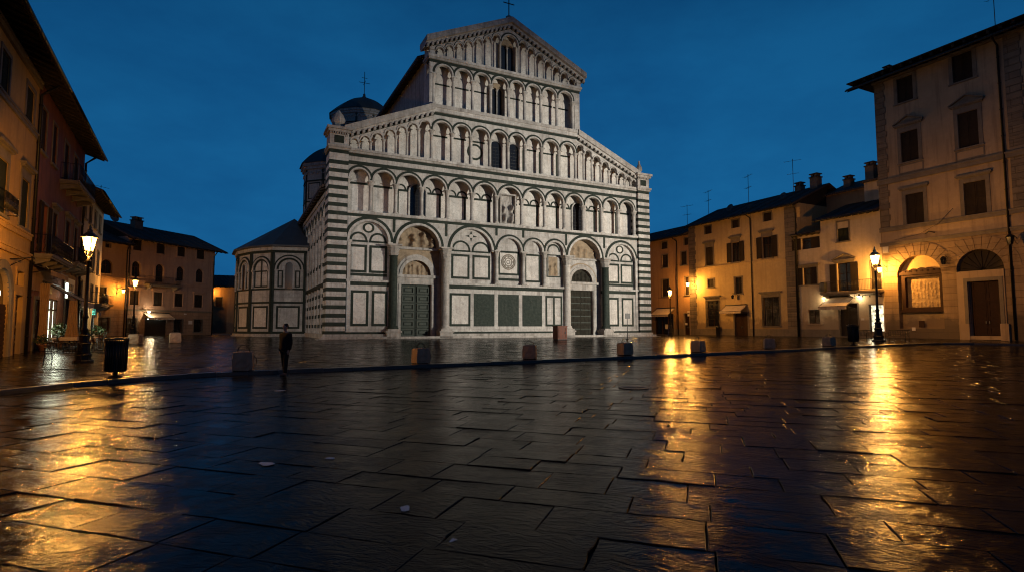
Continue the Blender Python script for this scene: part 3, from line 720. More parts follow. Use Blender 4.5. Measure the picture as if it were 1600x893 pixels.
# -- tier four
F4 = 21.92
cols4 = [9.35, 11.36, 13.36, 15.3, 17.27, 19.12, 21.05, 22.98, 24.95]
t4 = MB('white_marble', 'green_marble', 'panel_marble'); BK4 = 1.02
b4 = [((a + b) / 2, (b - a) / 2 - .17, 25.93 - ((b - a) / 2 - .17)) for a, b in zip(cols4, cols4[1:])]
t4.arcade(8.9, 25.75, b4, 26.05, 24.95, .0, .34, 'white_marble', 16)
for k, (c, r, sp) in enumerate(b4): archivolt(t4, c, r, sp, 0, k % 2, .12, .19)
t4.box(8.9, 25.75, BK4, 1.6, F4, 27.0, 'panel_marble'); t4.box(8.9, 9.2, 0, BK4, F4, 25.0, 'white_marble'); t4.box(25.1, 25.75, 0, BK4, F4, 25.0, 'white_marble')
t4.box(8.9, 25.75, -.03, .8, 26.05, 26.32, 'green_marble'); t4.box(8.8, 25.85, -.16, 1.5, 26.32, 26.5, 'weathered_marble'); t4.box(8.72, 25.93, -.26, 1.6, 26.5, 26.74, 'white_marble')
for i, (c, r, sp) in enumerate(b4):
    t4.box(c - r - .1, c + r + .1, BK4 - .03, BK4 + .01, sp - .75, sp - .6, 'green_marble'); t4.box(c - r - .1, c + r + .1, BK4 - .03, BK4 + .01, F4, F4 + .1, 'green_marble')
t4.build('fourth_arcade_wall', ch)
for u in cols4: column('column', u, .17, F4, 24.97, .16, capk=.9)
def twin_window(c, y, w0, w1, hw):
    mb = MB('dark_glass'); mb.box(c - hw, c + hw, y - .03, y + .02, w0, w1 - .6); w = mb.build('window', ch)
    f = MB('carved_stone', 'white_marble')
    f.box(c - hw - .22, c - hw, y - .35, y, w0, w1 - hw * .9); f.box(c + hw, c + hw + .22, y - .35, y, w0, w1 - hw * .9)
    f.arcade(c - hw, c + hw, [(c - hw * .5, hw * .5 - .05, w1 - hw * 1.25), (c + hw * .5, hw * .5 - .05, w1 - hw * 1.25)], lambda u: w1 - hw * .9 + math.sqrt(max(hw * hw - (u - c) ** 2, 0)) * .85, w1 - hw * 1.25, y - .25, y, None, 10)
    f.build('window_frame', w)
    column('window_column', c, y - .2, w0, w1 - hw * 1.22, .07, seg=8).parent = w
twin_window(b4[3][0], BK4, F4 + .06, 25.7, .62)

# -- gable
F5 = 26.74
colsG = [9.45, 10.42, 11.4, 12.38, 13.4, 14.42, 15.42, 16.36]
colsH = [2 * UC - u for u in reversed(colsG)]
t5 = MB('white_marble', 'green_marble', 'panel_marble'); BK5 = .95; gs = []
for cols in (colsG, colsH):
    for a, b in zip(cols, cols[1:]):
        c = (a + b) / 2; r = .37; top = rake5(a if c < UC else b) - .32; gs.append((c, r, max(top - r, F5 + .3), a, b))
gs.append((UC, .86, 29.75, 16.36, 2 * UC - 16.36)); gs.sort()
def lowf5(u):
    return min(gs, key=lambda s: max(s[3] - u, u - s[4], 0))[2]
t5.arcade(8.9, 25.9, [g_[:3] for g_ in gs], rake5, lowf5, 0, .34, 'white_marble', 14)
for k, (c, r, sp, a, b) in enumerate(gs):
    t5.ring(c, sp, r, r + .1, -.05 - .004 * (k % 2), .02, 'white_marble', 14)
    t5.ring(c, sp, r + .1, r + .17, -.02 - .004 * (k % 2), .02, 'green_marble', 14)
    t5.box(c - r, c + r, BK5 - .02, BK5 + .01, F5, F5 + .1, 'green_marble')
t5.ring(UC, 29.75, .96, 1.12, -.03, .02, 'green_marble')
t5.prism([(8.9, F5), (25.9, F5), (25.9, rake5(25.9)), (UC, rake5(UC)), (8.9, rake5(8.9))], BK5, 1.6, 'panel_marble')
for u0_, u1_ in ((8.9, 9.4), (25.4, 25.9)): t5.box(u0_, u1_, 0, BK5, F5, 27.2, 'white_marble')
t5.build('gable_wall', ch)
for cols in (colsG[1:], colsH[:-1]):
    for u in cols:
        j = [s for s in gs if abs(s[3] - u) < .01 or abs(s[4] - u) < .01]; column('column', u, .16, F5, min(s[2] for s in j) + .02, .09, seg=10)
twin_window(UC, BK5, F5 + .06, 30.5, .74)
rake_cornice(8.45, rake5(8.45), UC + .02, rake5(UC + .02), .8, .55, .46); rake_cornice(26.35, rake5(26.35), UC + .021, rake5(UC + .021) + .001, .8, .552, .46)
cr = MB('weathered_marble', 'wrought_iron')
cr.lathe([(.42, 0), (.48, .12), (.3, .25), (.34, .45), (.12, .62)], UC, .3, 32.25, 8, 'weathered_marble', False)
cr.tube([(UC, .3, 32.8), (UC, .3, 35.0)], .055, 6, 'wrought_iron'); cr.tube([(UC - .62, .3, 34.15), (UC + .62, .3, 34.15)], .05, 6, 'wrought_iron'); cr.build('cross', ch)

# -- body of the church behind the front
bd = MB('weathered_marble')
bd.box(.3, 34.5, 1.5, 66, -.1, 13.3); bd.box(9.1, 25.6, 1.55, 66, 13.3, 27.2); bd.build('nave', ch)
rf = MB('roof_tiles', 'eave_timber')
for s_ in (-1, 1):
    A = lambda u: UC + s_ * (u - UC)
    def slope(ua, wa, ub, wb, y0, y1, th, mt):
        p = [(A(ua), wa), (A(ub), wb), (A(ub), wb + th), (A(ua), wa + th)]
        rf.prism(p if s_ > 0 else p[::-1], y0, y1, mt)
    slope(-.5, 13.15, 9.1, 19.0, 1.7, 66, .22, 'roof_tiles'); slope(8.2, 26.9, UC, 31.4, 1.72, 67, .25, 'roof_tiles')
    slope(-.45, 13.0, .3, 13.3, 1.7, 66, .12, 'eave_timber'); slope(8.25, 26.72, 9.1, 27.1, 1.72, 67, .14, 'eave_timber')
    for k in range(44):
        y = 2.2 + k * 1.45; slope(-.42, 12.9, .3, 13.2, y, y + .14, .12, 'eave_timber'); slope(8.28, 26.6, 9.1, 27.0, y, y + .14, .13, 'eave_timber')
rf.build('roof', ch)
# left flank: blind arches on slim piers, chequered below
fl = MB('white_marble', 'green_marble', 'panel_marble')
fl.M = Matrix.Translation((.3, 1.6, 0)) @ Matrix.Rotation(-PI / 2, 4, 'Z') @ Matrix.Scale(-1, 4, (1, 0, 0))
bay = 2.25; nb_ = 8
for k in range(nb_ + 1):
    x = k * bay; z = .4; i = 0
    while z < 10.6:
        g_ = i % 2 and (z < 4.4 or i % 6 == 1); fl.box(x - .27 + .003 * (i % 2), x + .27 - .003 * (i % 2), -.22, 0, z, z + .46, 'white_marble')
        if g_: fl.box(x - .15, x + .15, -.232, 0, z + .06, z + .4, 'green_marble'); fl.box(x - .282, x + .282, -.15, -.02, z + .06, z + .4, 'green_marble')
        z += .46; i += 1
bl = [(k * bay + bay / 2, bay / 2 - .27, 11.1) for k in range(nb_)]
fl.arcade(-.2, nb_ * bay + .2, bl, 12.6, 10.6, -.2, 0, 'white_marble', 12)
for k, (c, r, sp) in enumerate(bl):
    fl.ring(c, sp, r, r + .2, -.24 - .005 * (k % 2), -.18, 'green_marble', 14)
    fl.frame(c - r + .05, c + r - .05, 1.2, 4.2, .16, -.03, .01, 'green_marble'); fl.frame(c - r + .05, c + r - .05, 5.3, 10.3, .16, -.03, .01, 'green_marble')
fl.box(-.2, nb_ * bay, -.26, 0, 4.55, 4.9, 'green_marble'); fl.box(-.2, nb_ * bay, -.3, 0, 0, .42, 'white_marble'); fl.box(-.2, nb_ * bay, -.3, 0, 12.6, 12.95, 'white_marble')
fl.build('flank_wall', ch)
# drums and domes
def drum(cx, cy, z0, ze, r, zt, sides, rot, name):
    d = MB('weathered_marble', 'green_marble', 'white_marble')
    prof = lambda rr: [(cx + rr * math.cos(rot + 2 * PI * k / sides), cy + rr * math.sin(rot + 2 * PI * k / sides)) for k in range(sides)]
    d.zprism(prof(r), z0, ze - .9, 'weathered_marble'); d.zprism(prof(r + .12), ze - 2.9, ze - 2.7, 'green_marble'); d.zprism(prof(r + .35), ze - .9, ze - .5, 'white_marble'); d.zprism(prof(r + .6), ze - .5, ze, 'weathered_marble')
    d.zprism(prof(r + .1), ze - 6.2, ze - 6.0, 'green_marble')
    for k in range(sides):
        a0, a1 = rot + 2 * PI * k / sides, rot + 2 * PI * (k + 1) / sides; am = (a0 + a1) / 2; ap = r * math.cos(PI / sides); w = 2 * r * math.sin(PI / sides)
        d.M = Matrix.Translation((cx + ap * math.cos(am), cy + ap * math.sin(am), 0)) @ Matrix.Rotation(am + PI / 2, 4, 'Z')
        n = max(3, int(w / 1.15)); s_ = w / n
        for i in range(n):
            x = -w / 2 + (i + .5) * s_; d.ring(x, ze - 1.75, s_ * .32, s_ * .46, -.2, .05, 'white_marble', 8)
        for j in range(3):
            for i in range(int(w / .5)): d.box(-w / 2 + i * .5, -w / 2 + i * .5 + .22, -.42, -.2, ze - .62, ze - .5, 'white_marble') if j == 0 else None
        d.box(-w / 2 + .02, -w / 2 + .2, -.06, .05, z0, ze - 1, 'green_marble'); d.box(w / 2 - .2, w / 2 - .02, -.06, .05, z0, ze - 1, 'green_marble')
        d.frame(-w / 2 + .45, w / 2 - .45, ze - 5.7, ze - 3.1, .16, -.04, .05, 'green_marble')
        d.M = None
    d.build('drum', ch)
    q = MB('slate_roof')
    prof2 = [((r + .85) * (1 - i / 10), (zt - ze) * (1 - (1 - i / 10) ** 1.75)) for i in range(10)] + [(.25, zt - ze)]
    q.lathe(prof2, cx, cy, ze, sides, None, False, rot); q.build(name, ch)
drum(17.2, 72, 20, 46.2, 6.6, 50.9, 12, .1, 'dome')
cx = MB('slate_roof', 'wrought_iron'); cx.lathe([(.75, 0), (.6, .5), (.25, .9), (.3, 1.2), (.08, 1.5)], 17.2, 72, 50.6, 8, 'slate_roof', True)
cx.tube([(17.2, 72, 51.9), (17.2, 72, 57.0)], .07, 6, 'wrought_iron')
for a in (0, PI / 2):
    d = (math.cos(a), math.sin(a)); cx.tube([(17.2 - 1.2 * d[0], 72 - 1.2 * d[1], 54.5), (17.2 + 1.2 * d[0], 72 + 1.2 * d[1], 54.5)], .055, 6, 'wrought_iron')
cx.tube([(16.6, 72, 55.6), (17.8, 72, 55.6)], .05, 6, 'wrought_iron'); cx.build('finial', ch)
drum(6.5, 45, 10, 26.8, 4.1, 30.4, 8, R(22.5), 'dome')

# -- polygonal chapel beside the flank
cp = thing('chapel', 'low many-sided marble chapel under a dark pyramid roof beside the church', 'chapel', (-26.5, 66, TOP), 0)
V = [(-22.55, 60.6), (-25.85, 59.8), (-28.75, 61.1), (-31.3, 63.4), (-33.0, 66.4), (-33.2, 70), (-31, 73.5), (-27, 76), (-22, 70)]
V = [(x + 26.5, y - 66) for x, y in V]
HC = 9.6
cb = MB('white_marble', 'green_marble', 'panel_marble', 'weathered_marble')
cb.zprism(V[::-1], -.1, HC, 'white_marble')
cen = (sum(v[0] for v in V) / len(V), sum(v[1] for v in V) / len(V))
def scaled(f): return [(cen[0] + (x - cen[0]) * f, cen[1] + (y - cen[1]) * f) for x, y in V][::-1]
cb.zprism(scaled(1.09), -.2, .08, 'weathered_marble'); cb.zprism(scaled(1.05), .08, .3, 'weathered_marble'); cb.zprism(scaled(1.02), .3, .55, 'green_marble')
cb.zprism(scaled(1.025), 9.0, 9.25, 'green_marble'); cb.zprism(scaled(1.05), 9.25, 9.6, 'white_marble')
wins = []
for k in range(5):
    a, b = V[k], V[k + 1]; L = math.hypot(b[0] - a[0], b[1] - a[1]); ang = math.atan2(a[1] - b[1], a[0] - b[0])
    cb.M = Matrix.Translation((b[0], b[1], 0)) @ Matrix.Rotation(ang, 4, 'Z')
    for x in (.0, L - .22): cb.box(x, x + .22, -.12, .1, .5, 9.0, 'green_marble')
    cb.box(.22, L - .22, -.05, .1, 3.55, 3.75, 'green_marble'); cb.box(.22, L - .22, -.05, .1, 5.0, 5.18, 'green_marble')
    cb.frame(.5, L - .5, .85, 3.3, .2, -.05, .05, 'green_marble'); cb.box(.7, L - .7, -.03, .05, 1.05, 3.1, 'panel_marble')
    c = L / 2; r = L / 2 - .4; cb.ring(c, 7.2, r - .02, r + .14, -.16, .05, 'white_marble', 20); cb.ring(c, 7.2, r - .22, r - .02, -.08, .05, 'green_marble', 20); cb.ring(c, 7.2, r + .14, r + .3, -.1, .05, 'green_marble', 20)
    for x in (.3, L - .48): cb.box(x, x + .2, -.16, .05, 5.18, 7.2, 'white_marble'); cb.box(x - .06, x + .26, -.22, .05, 7.0, 7.2, 'weathered_marble')
    if k in (0, 2): wins.append((cb.M.copy(), c))
    cb.frame(.55, c - .6, 5.3, 7.1, .14, -.045, .05, 'green_marble') if k in (0, 2) else cb.frame(.55, L - .55, 5.3, 7.1, .14, -.045, .05, 'green_marble')
    if k in (0, 2): cb.frame(c + .6, L - .55, 5.3, 7.1, .14, -.045, .05, 'green_marble')
    else: cb.box(c - .08, c + .08, -.04, .05, 5.3, 8.4, 'green_marble')
    cb.M = None
cb.build('wall', cp)
for Mx, c in wins:
    w = MB('dark_glass'); w.M = Mx; w.prism([(c - .4, 5.1), (c + .4, 5.1)] + [(c + .4 * math.cos(PI * i / 12), 7.6 + .4 * math.sin(PI * i / 12)) for i in range(13)], -.07, .05); o = w.build('window', cp)
    f = MB('white_marble'); f.M = Mx; f.ring(c, 7.6, .39, .55, -.14, .02, None, 14); f.box(c - .55, c - .39, -.14, .02, 5.18, 7.6); f.box(c + .39, c + .55, -.14, .02, 5.18, 7.6); f.build('window_frame', o)
rr = MB('slate_roof'); apex = (cen[0] + 2.0, cen[1] - .2, 14.0); E_ = scaled(1.13); n = len(E_)
rr.add([(x, y, 9.6) for x, y in E_] + [(x, y, 9.75) for x, y in E_] + [apex], [tuple(range(n - 1, -1, -1))] + [(i, (i + 1) % n, n + (i + 1) % n, n + i) for i in range(n)] + [(n + i, n + (i + 1) % n, 2 * n) for i in range(n)])
roof_ = rr.build('roof', cp)
# ------------------------------------------------------------------ houses round the square
def house(name, label, origin, ang, W, H, D, wallm, holes, cat='house', group=None, base=None, basem='grey_stone', y_in=.3, z0=-.5):
    o = thing(name, label, cat, origin, ang, group)
    mb = MB(wallm)
    mb.wall(0, W, z0 if base is None else base, H, holes, 0, y_in, wallm)
    if base is not None: mb.wall(0, W, z0, base, [h for h in holes if h[2] < base], -.04, y_in, basem)
    mb.box(0, W, y_in + .05, D, z0, H, wallm)
    for x in (0, W): mb.add([(x, 0, z0), (x, y_in + .05, z0), (x, y_in + .05, H), (x, 0, H)], [(0, 1, 2, 3)], wallm)
    mb.add([(0, 0, H), (W, 0, H), (W, y_in + .05, H), (0, y_in + .05, H)], [(0, 1, 2, 3)], wallm)
    mb.build('wall', o); return o
def pent_roof(o, W, H, D, ov, rise, u0=0, u1=0, ridge=.5, gutter=True, raf=.75, mat_='roof_tiles'):
    """tiled roof with its rafters under the eave and a row of tile ends along the edge"""
    mb = MB(mat_, 'eave_timber'); x0, x1 = -u0, W + u1; yr = D * ridge; sl = rise / (yr + ov)
    zf = lambda y: H + .10 + sl * y
    if D - yr > .1:
        prof = [(-ov, zf(-ov)), (yr, zf(yr)), (D + .3, zf(yr) - sl * (D + .3 - yr)), (D + .3, zf(yr) - sl * (D + .3 - yr) + .16), (yr, zf(yr) + .16), (-ov, zf(-ov) + .14)]
    else: prof = [(-ov, zf(-ov)), (yr, zf(yr)), (yr, zf(yr) + .16), (-ov, zf(-ov) + .14)]
    mb.xprism(prof, x0, x1)
    mb.xprism([(.0, H - .05), (yr, H - .05), (yr, zf(yr) - .01), (0, zf(0) - .01)], .02, W - .02, 'eave_timber')
    n = int((x1 - x0) / .21)                   # round tiles ending at the eave
    for i in range(n):
        x = x0 + (i + .5) * (x1 - x0) / n
        k = 5; vs = []
        for yy in (-ov - .06, yr):
            for a in range(k + 1):
                t = PI * a / k; vs.append((x + .085 * math.cos(t), yy, zf(yy) + .13 + .075 * math.sin(t)))
        mb.add(vs, [(a, a + 1, k + 1 + a + 1, k + 1 + a) for a in range(k)] + [tuple(range(k + 1))], mat_)
    r = mb.build('roof', o)
    rb = MB('eave_timber'); n = int((x1 - x0) / raf)
    for i in range(n + 1):
        x = x0 + .08 + i * (x1 - x0 - .3) / n
        rb.xprism([(-ov + .08, zf(-ov) - .10), (.05, zf(0) - .22), (.05, zf(0) - .005), (-ov + .08, zf(-ov) - .004)], x, x + .13)
    if gutter:
        rb.tube([(x0, -ov - .09, zf(-ov) + .02), (x1, -ov - .09, zf(-ov) + .02)], .075, 8, 'wrought_iron')
    rb.build('eave', r)
    return r
def shutters(parent, u0, u1, w0, w1, y, mt, mid=.02):
    c = (u0 + u1) / 2
    for a, b in ((u0, c - mid / 2), (c + mid / 2, u1)):
        m = MB(mt); m.box(a, b, y, y + .05, w0, w1); t = min(.09, (b - a) * .2)
        m.frame(a, b, w0, w1, t, y - .02, y, mt); m.box(a + t, b - t, y - .02, y, (w0 + w1) / 2 - .06, (w0 + w1) / 2 + .06)
        m.build('shutter', parent)
def window(o, u0, u1, w0, w1, style='shut', fr=.16, frm='grey_stone', shm='dark_shutter', sill=True, ped=None, y_in=.3, arch=False, glow=None, ears=0):
    f = MB(frm); p = .05
    if arch:
        r = (u1 - u0) / 2; c = (u0 + u1) / 2; f.ring(c, w1 - r, r, r + fr, -p, .02); f.box(u0 - fr, u0, -p, .02, w0, w1 - r); f.box(u1, u1 + fr, -p, .02, w0, w1 - r)
    elif fr:
        f.box(u0 - fr, u0, -p, .02, w0, w1); f.box(u1, u1 + fr, -p, .02, w0, w1); f.box(u0 - fr, u1 + fr, -p - .004, .02, w1, w1 + fr)
    else: f.box(u0, u1, .05, .12, w1 - .04, w1)
    w = f.build('window', o)
    g = MB('dark_glass' if not glow else glow)
    g.box(u0, u1, y_in - .06, y_in, w0, w1); g.build('pane', w)
    k = MB('brown_wood'); k.frame(u0, u1, w0, w1, .07, y_in - .10, y_in - .06); c = (u0 + u1) / 2
    k.box(c - .04, c + .04, y_in - .10, y_in - .06, w0 + .07, w1 - .07)
    z = w0 + (w1 - w0) * .62; k.box(u0 + .07, u1 - .07, y_in - .095, y_in - .062, z, z + .05); k.build('window_frame', w)
    if sill:
        s = MB(frm); s.box(u0 - fr - .06, u1 + fr + .06, -.14, .1, w0 - .13, w0); s.build('sill', w)
    if ped:
        q = MB(frm); e = .22; z = w1 + fr + (ped[1] if len(ped) > 1 else .12)
        q.box(u0 - fr, u1 + fr, -.045, .02, w1 + fr, z); q.box(u0 - fr - e, u1 + fr + e, -.26, .02, z, z + .14); q.box(u0 - fr - e * .6, u1 + fr + e * .6, -.18, .02, z - .1, z)
        if ped[0] == 'tri':
            c = (u0 + u1) / 2; hw = (u1 - u0) / 2 + fr + e; h = ped[2] if len(ped) > 2 else .55
            q.prism([(c - hw, z + .14), (c + hw, z + .14), (c, z + .14 + h)], -.08, .02)
            for s_ in (-1, 1):
                pp = [(c + s_ * (hw + .05), z + .14), (c + s_ * (hw + .05), z + .24), (c, z + .26 + h), (c, z + .14 + h)]
                q.prism(pp if s_ > 0 else pp[::-1], -.27, .02)
        q.build('pediment', w)
    if style == 'shut': shutters(w, u0 + .01, u1 - .01, w0 + .01, w1 - .01, .06, shm)
    elif style == 'ajar':                      # leaves folded back against the wall
        hw = (u1 - u0) / 2
        for a, b in ((u0 - hw - .03, u0 - .03), (u1 + .03, u1 + hw + .03)):
            m = MB(shm); m.box(a, b, -.11, -.06, w0, w1); m.frame(a, b, w0, w1, .08, -.13, -.11, shm); m.build('shutter', w)
    elif style == 'half':
        c = (u0 + u1) / 2; m = MB(shm); m.box(c, u1 - .01, .06, .11, w0 + .01, w1 - .01); m.build('shutter', w)
        m = MB(shm); hw = (u1 - u0) / 2; m.box(u0 - hw, u0 - .03, -.11, -.06, w0, w1); m.build('shutter', w)
    elif style == 'grille':
        m = MB('wrought_iron'); y = -.12; n = max(3, int((u1 - u0) / .2))
        for i in range(n + 1): x = u0 - .08 + (u1 - u0 + .16) * i / n; m.tube([(x, y, w0 - .05), (x, y, w1 + .05)], .02, 5)
        z = w0
        while z <= w1 + .01: m.tube([(u0 - .1, y, z), (u1 + .1, y, z)], .018, 5); z += (w1 - w0) / 7
        for x in (u0 - .08, u1 + .08):
            for z in (w0, w1): m.tube([(x, y, z), (x, .02, z)], .02, 5)
        m.build('grille', w)
    return w
def door(o, u0, u1, w0, w1, mt='brown_wood', fr=.2, frm='grey_stone', y_in=.3, panels=True, leaves=2):
    f = MB(frm); f.box(u0 - fr, u0, -.06, .03, w0, w1); f.box(u1, u1 + fr, -.06, .03, w0, w1); f.box(u0 - fr, u1 + fr, -.064, .03, w1, w1 + fr); f.box(u0 - fr, u1 + fr, -.25, .1, w0 - .3, w0)
    d = f.build('door', o); n = leaves
    for i in range(n):
        a, b = u0 + (u1 - u0) * i / n + .01, u0 + (u1 - u0) * (i + 1) / n - .01
        m = MB(mt); m.box(a, b, y_in - .12, y_in, w0, w1)
        if panels:
            k = max(3, int((w1 - w0) / .75)); h = (w1 - w0) / k
            for j in range(k): m.frame(a + .08, b - .08, w0 + j * h + .06, w0 + (j + 1) * h - .06, .08, y_in - .16, y_in - .12)
        l = m.build('door_leaf', d)
    m = MB('grey_metal'); c = (u0 + u1) / 2
    for x in (c - .12, c + .12): m.box(x - .03, x + .03, y_in - .22, y_in - .12, w0 + 1.0, w0 + 1.22)
    m.build('handle', d); return d
def pipe(o, u, w0, w1, y=-.1, r=.06, bend=0, ov=1.0):
    m = MB('wrought_iron'); m.tube([(u + bend, -ov, w1 + .25), (u + bend * .6, -ov * .55, w1 - .15), (u, y, w1 - .55), (u, y, w0)], r, 8)
    z = w0 + 1
    while z < w1 - 1: m.tube([(u, y, z), (u, y, z + .07)], r * 1.35, 8); z += 2.2
    m.build('downpipe', o)
def band(o, u0, u1, w0, w1, p=.08, mt='grey_stone', name='string_course'):
    m = MB(mt); m.box(u0, u1, -p, .02, w0, w1); m.box(u0, u1, -p - .05, .02, w1 - (w1 - w0) * .3, w1 + .004); m.build(name, o)
def quoins(o, u0, u1, w0, w1, p=.06, mt='quoin_stone'):
    m = MB(mt); z = w0; i = 0
    while z < w1 - .1:
        h = min(.58, w1 - z); m.box(u0, u1 - (.0 if i % 2 else .12), -p, .03, z + .012, z + h - .012); z += h; i += 1
    m.build('quoin', o)
def balcony(o, u0, u1, w, d=1.0, h=1.0, bar=.13, ornate=False, bracket=True, slab=.16):
    m = MB('grey_stone'); m.box(u0, u1, -d, 0, w - slab, w); m.box(u0 + .05, u1 - .05, -d + .06, 0, w - slab - .1, w - slab)
    b = m.build('balcony', o)
    if bracket:
        n = max(2, int((u1 - u0) / 1.5))
        for i in range(n):
            x = u0 + .25 + (u1 - u0 - .7) * i / (n - 1); q = MB('grey_stone')
            q.xprism([(-d * .85, w - slab - .1), (0, w - slab - .1), (0, w - slab - .5), (-d * .25, w - slab - .42), (-d * .8, w - slab - .24)], x, x + .2); q.build('bracket', b)
    r = MB('wrought_iron')
    path = [(u0 + .05, -.02), (u0 + .05, -d + .05), (u1 - .05, -d + .05), (u1 - .05, -.02)]
    for z in (w + h, w + .1): r.tube([(x, y, z) for x, y in path], .022, 6)
    for (ax, ay), (bx, by) in zip(path, path[1:]):
        n = max(2, int(math.hypot(bx - ax, by - ay) / bar))
        for i in range(n):
            x, y = ax + (bx - ax) * i / n, ay + (by - ay) * i / n
            if ornate and i % 2:
                pts = [(x + .05 * math.sin(t * 1.05) * (1 if ay == by else 0), y + .05 * math.sin(t * 1.05) * (0 if ay == by else 1), w + .1 + (h - .1) * t / 12) for t in range(13)]
                r.tube(pts, .014, 5)
            else: r.tube([(x, y, w + .1), (x, y, w + h)], .011, 5)
    r.build('railing', b); return b
def awning(o, u0, u1, w1, out, drop, mt='white_awning_cloth', val=.25):
    m = MB(mt); n = 6; vs = []
    for i in range(n + 1):
        t = i / n; y = -out * t; z = w1 - drop * t - .06 * math.sin(PI * t)
        vs += [(u0, y, z), (u1, y, z)]
    m.add(vs, [(2 * i, 2 * i + 1, 2 * i + 3, 2 * i + 2) for i in range(n)])
    k = max(6, int((u1 - u0) / .12)); vs = []                  # valance with soft folds
    for i in range(k + 1):
        u = u0 + (u1 - u0) * i / k; e = .02 * math.sin(i * 1.9); vs += [(u, -out + e, w1 - drop), (u, -out + e * 1.6 - .01, w1 - drop - val - .03 * abs(math.sin(i * .8)))]
    m.add(vs, [(2 * i, 2 * i + 2, 2 * i + 3, 2 * i + 1) for i in range(k)])
    a = m.build('awning', o)
    f = MB('wrought_iron'); f.tube([(u0, -.08, w1 + .03), (u1, -.08, w1 + .03)], .06, 8)
    for u in (u0 + .04, u1 - .04): f.tube([(u, -.03, w1 - drop - .2), (u, -out, w1 - drop - .02)], .02, 5); f.tube([(u, -.05, w1 - .03), (u, -out, w1 - drop - .03)], .018, 5)
    f.tube([(u0, -out, w1 - drop), (u1, -out, w1 - drop)], .025, 6); f.build('awning_frame', a); return a
def wall_lantern(o, u, w, out=.75, power=0, lit=True, s=1.0):
    m = MB('wrought_iron')
    m.tube([(u, 0, w + .35), (u, -out * .5, w + .62), (u, -out, w + .55)], .025, 6); m.tube([(u, 0, w - .1), (u, -out * .35, w + .1), (u, -out * .6, w + .55)], .018, 5); m.box(u - .05, u + .05, -.04, 0, w - .2, w + .5)
    z = w - .1 * s; y = -out
    m.lathe([(.05 * s, .62 * s), (.24 * s, .44 * s), (.22 * s, .41 * s), (.05 * s, .5 * s)], u, y, z, 6, None, False); m.lathe([(.13 * s, -.03), (.13 * s, 0)], u, y, z, 6, None, False)
    for k in range(6):
        a = 2 * PI * k / 6; m.tube([(u + .13 * s * math.cos(a), y + .13 * s * math.sin(a), z), (u + .22 * s * math.cos(a), y + .22 * s * math.sin(a), z + .42 * s)], .012, 4)
    l = m.build('wall_lantern', o)
    g = MB('lamp_glass' if lit else 'dark_glass'); g.lathe([(.12 * s, .0), (.21 * s, .41 * s)], u, y, z, 6, None, False); g.build('lantern_glass', l)
    if power: light('lantern_light', 'POINT', (u, y, z + .2 * s), power, WARM, o, .08)
    return l
def chimney(o, u, y, w, sx=.8, sy=.8, h=1.3, mt='grey_stone'):
    m = MB(mt, 'roof_tiles'); m.box(u, u + sx, y, y + sy, w - 1, w + h, mt); m.box(u - .08, u + sx + .08, y - .08, y + sy + .08, w + h, w + h + .12, 'roof_tiles')
    for q in range(2): m.box(u + .08 + q * sx * .5, u + sx * .4 + q * sx * .5, y + .1, y + sy - .1, w + h + .12, w + h + .4, mt)
    m.box(u - .05, u + sx + .05, y - .05, y + sy + .05, w + h + .4, w + h + .5, 'roof_tiles'); m.build('chimney', o)
def antenna(o, u, y, w, h, seed=0, arms=5):
    r_ = random.Random(seed); m = MB('grey_metal'); m.tube([(u, y, w - .5), (u, y, w + h)], .03, 6); d = r_.uniform(-.5, .5)
    for k, z in enumerate((h * .95, h * .6)):
        L = .9 if k == 0 else .6; m.tube([(u - L * math.cos(d), y - L * math.sin(d), w + z), (u + L * math.cos(d), y + L * math.sin(d), w + z)], .018, 5)
        for i in range(arms):
            t = -L + 2 * L * i / (arms - 1); q = .28 - .03 * i; c = (u + t * math.cos(d), y + t * math.sin(d)); m.tube([(c[0] + q * math.sin(d), c[1] - q * math.cos(d), w + z), (c[0] - q * math.sin(d), c[1] + q * math.cos(d), w + z)], .012, 4)
    m.build('antenna', o)
def dish(o, u, y, w, r=.42):
    m = MB('grey_metal'); m.tube([(u, y, w - .6), (u, y, w)], .03, 6); n = 14
    m.M = Matrix.Translation((u, y - .1, w + .1)) @ Matrix.Rotation(R(68), 4, 'X')
    m.lathe([(.05, -.12), (r * .6, -.05), (r, .06), (r * .99, .08), (r * .58, -.02), (.04, -.09)], 0, 0, 0, n); m.tube([(0, 0, -.1), (0, r * .2, .4)], .015, 4); m.M = None; m.build('satellite_dish', o)

RA = R(-63.43); RU = (math.cos(RA), math.sin(RA)); R0 = (35.5, 53.0)
def rorg(u): return (R0[0] + RU[0] * u, R0[1] + RU[1] * u, TOP)
# ---- tall palazzo on the right
PW, PH = 24.0, 25.0
hl = [(2.05, 3.4, 21.95, 24.3), (6.6, 8.05, 22.1, 24.5), (2.15, 3.6, 16.25, 19.1), (6.75, 8.2, 16.25, 19.3), (2.3, 3.78, 10.35, 13.2), (6.9, 8.45, 10.4, 13.2)]
for k in range(2): hl += [(11.9 + 4.6 * k, 13.4 + 4.6 * k, 22.1, 24.5), (11.9 + 4.6 * k, 13.4 + 4.6 * k, 16.25, 19.2), (11.9 + 4.6 * k, 13.4 + 4.6 * k, 10.35, 13.2)]
A1 = (1.28, 4.92, .9, 7.5, 'arch'); A2 = (6.05, 9.36, -.4, 7.45, 'arch'); A3 = (11.0, 14.3, -.4, 7.45, 'arch'); A4 = (16.2, 19.4, .9, 7.5, 'arch')
pz = thing('palazzo', 'tall tan stone palazzo with arched doorway and pedimented upper windows', 'palazzo', rorg(0), RA)
mb = MB('tan_plaster', 'tan_rustication')
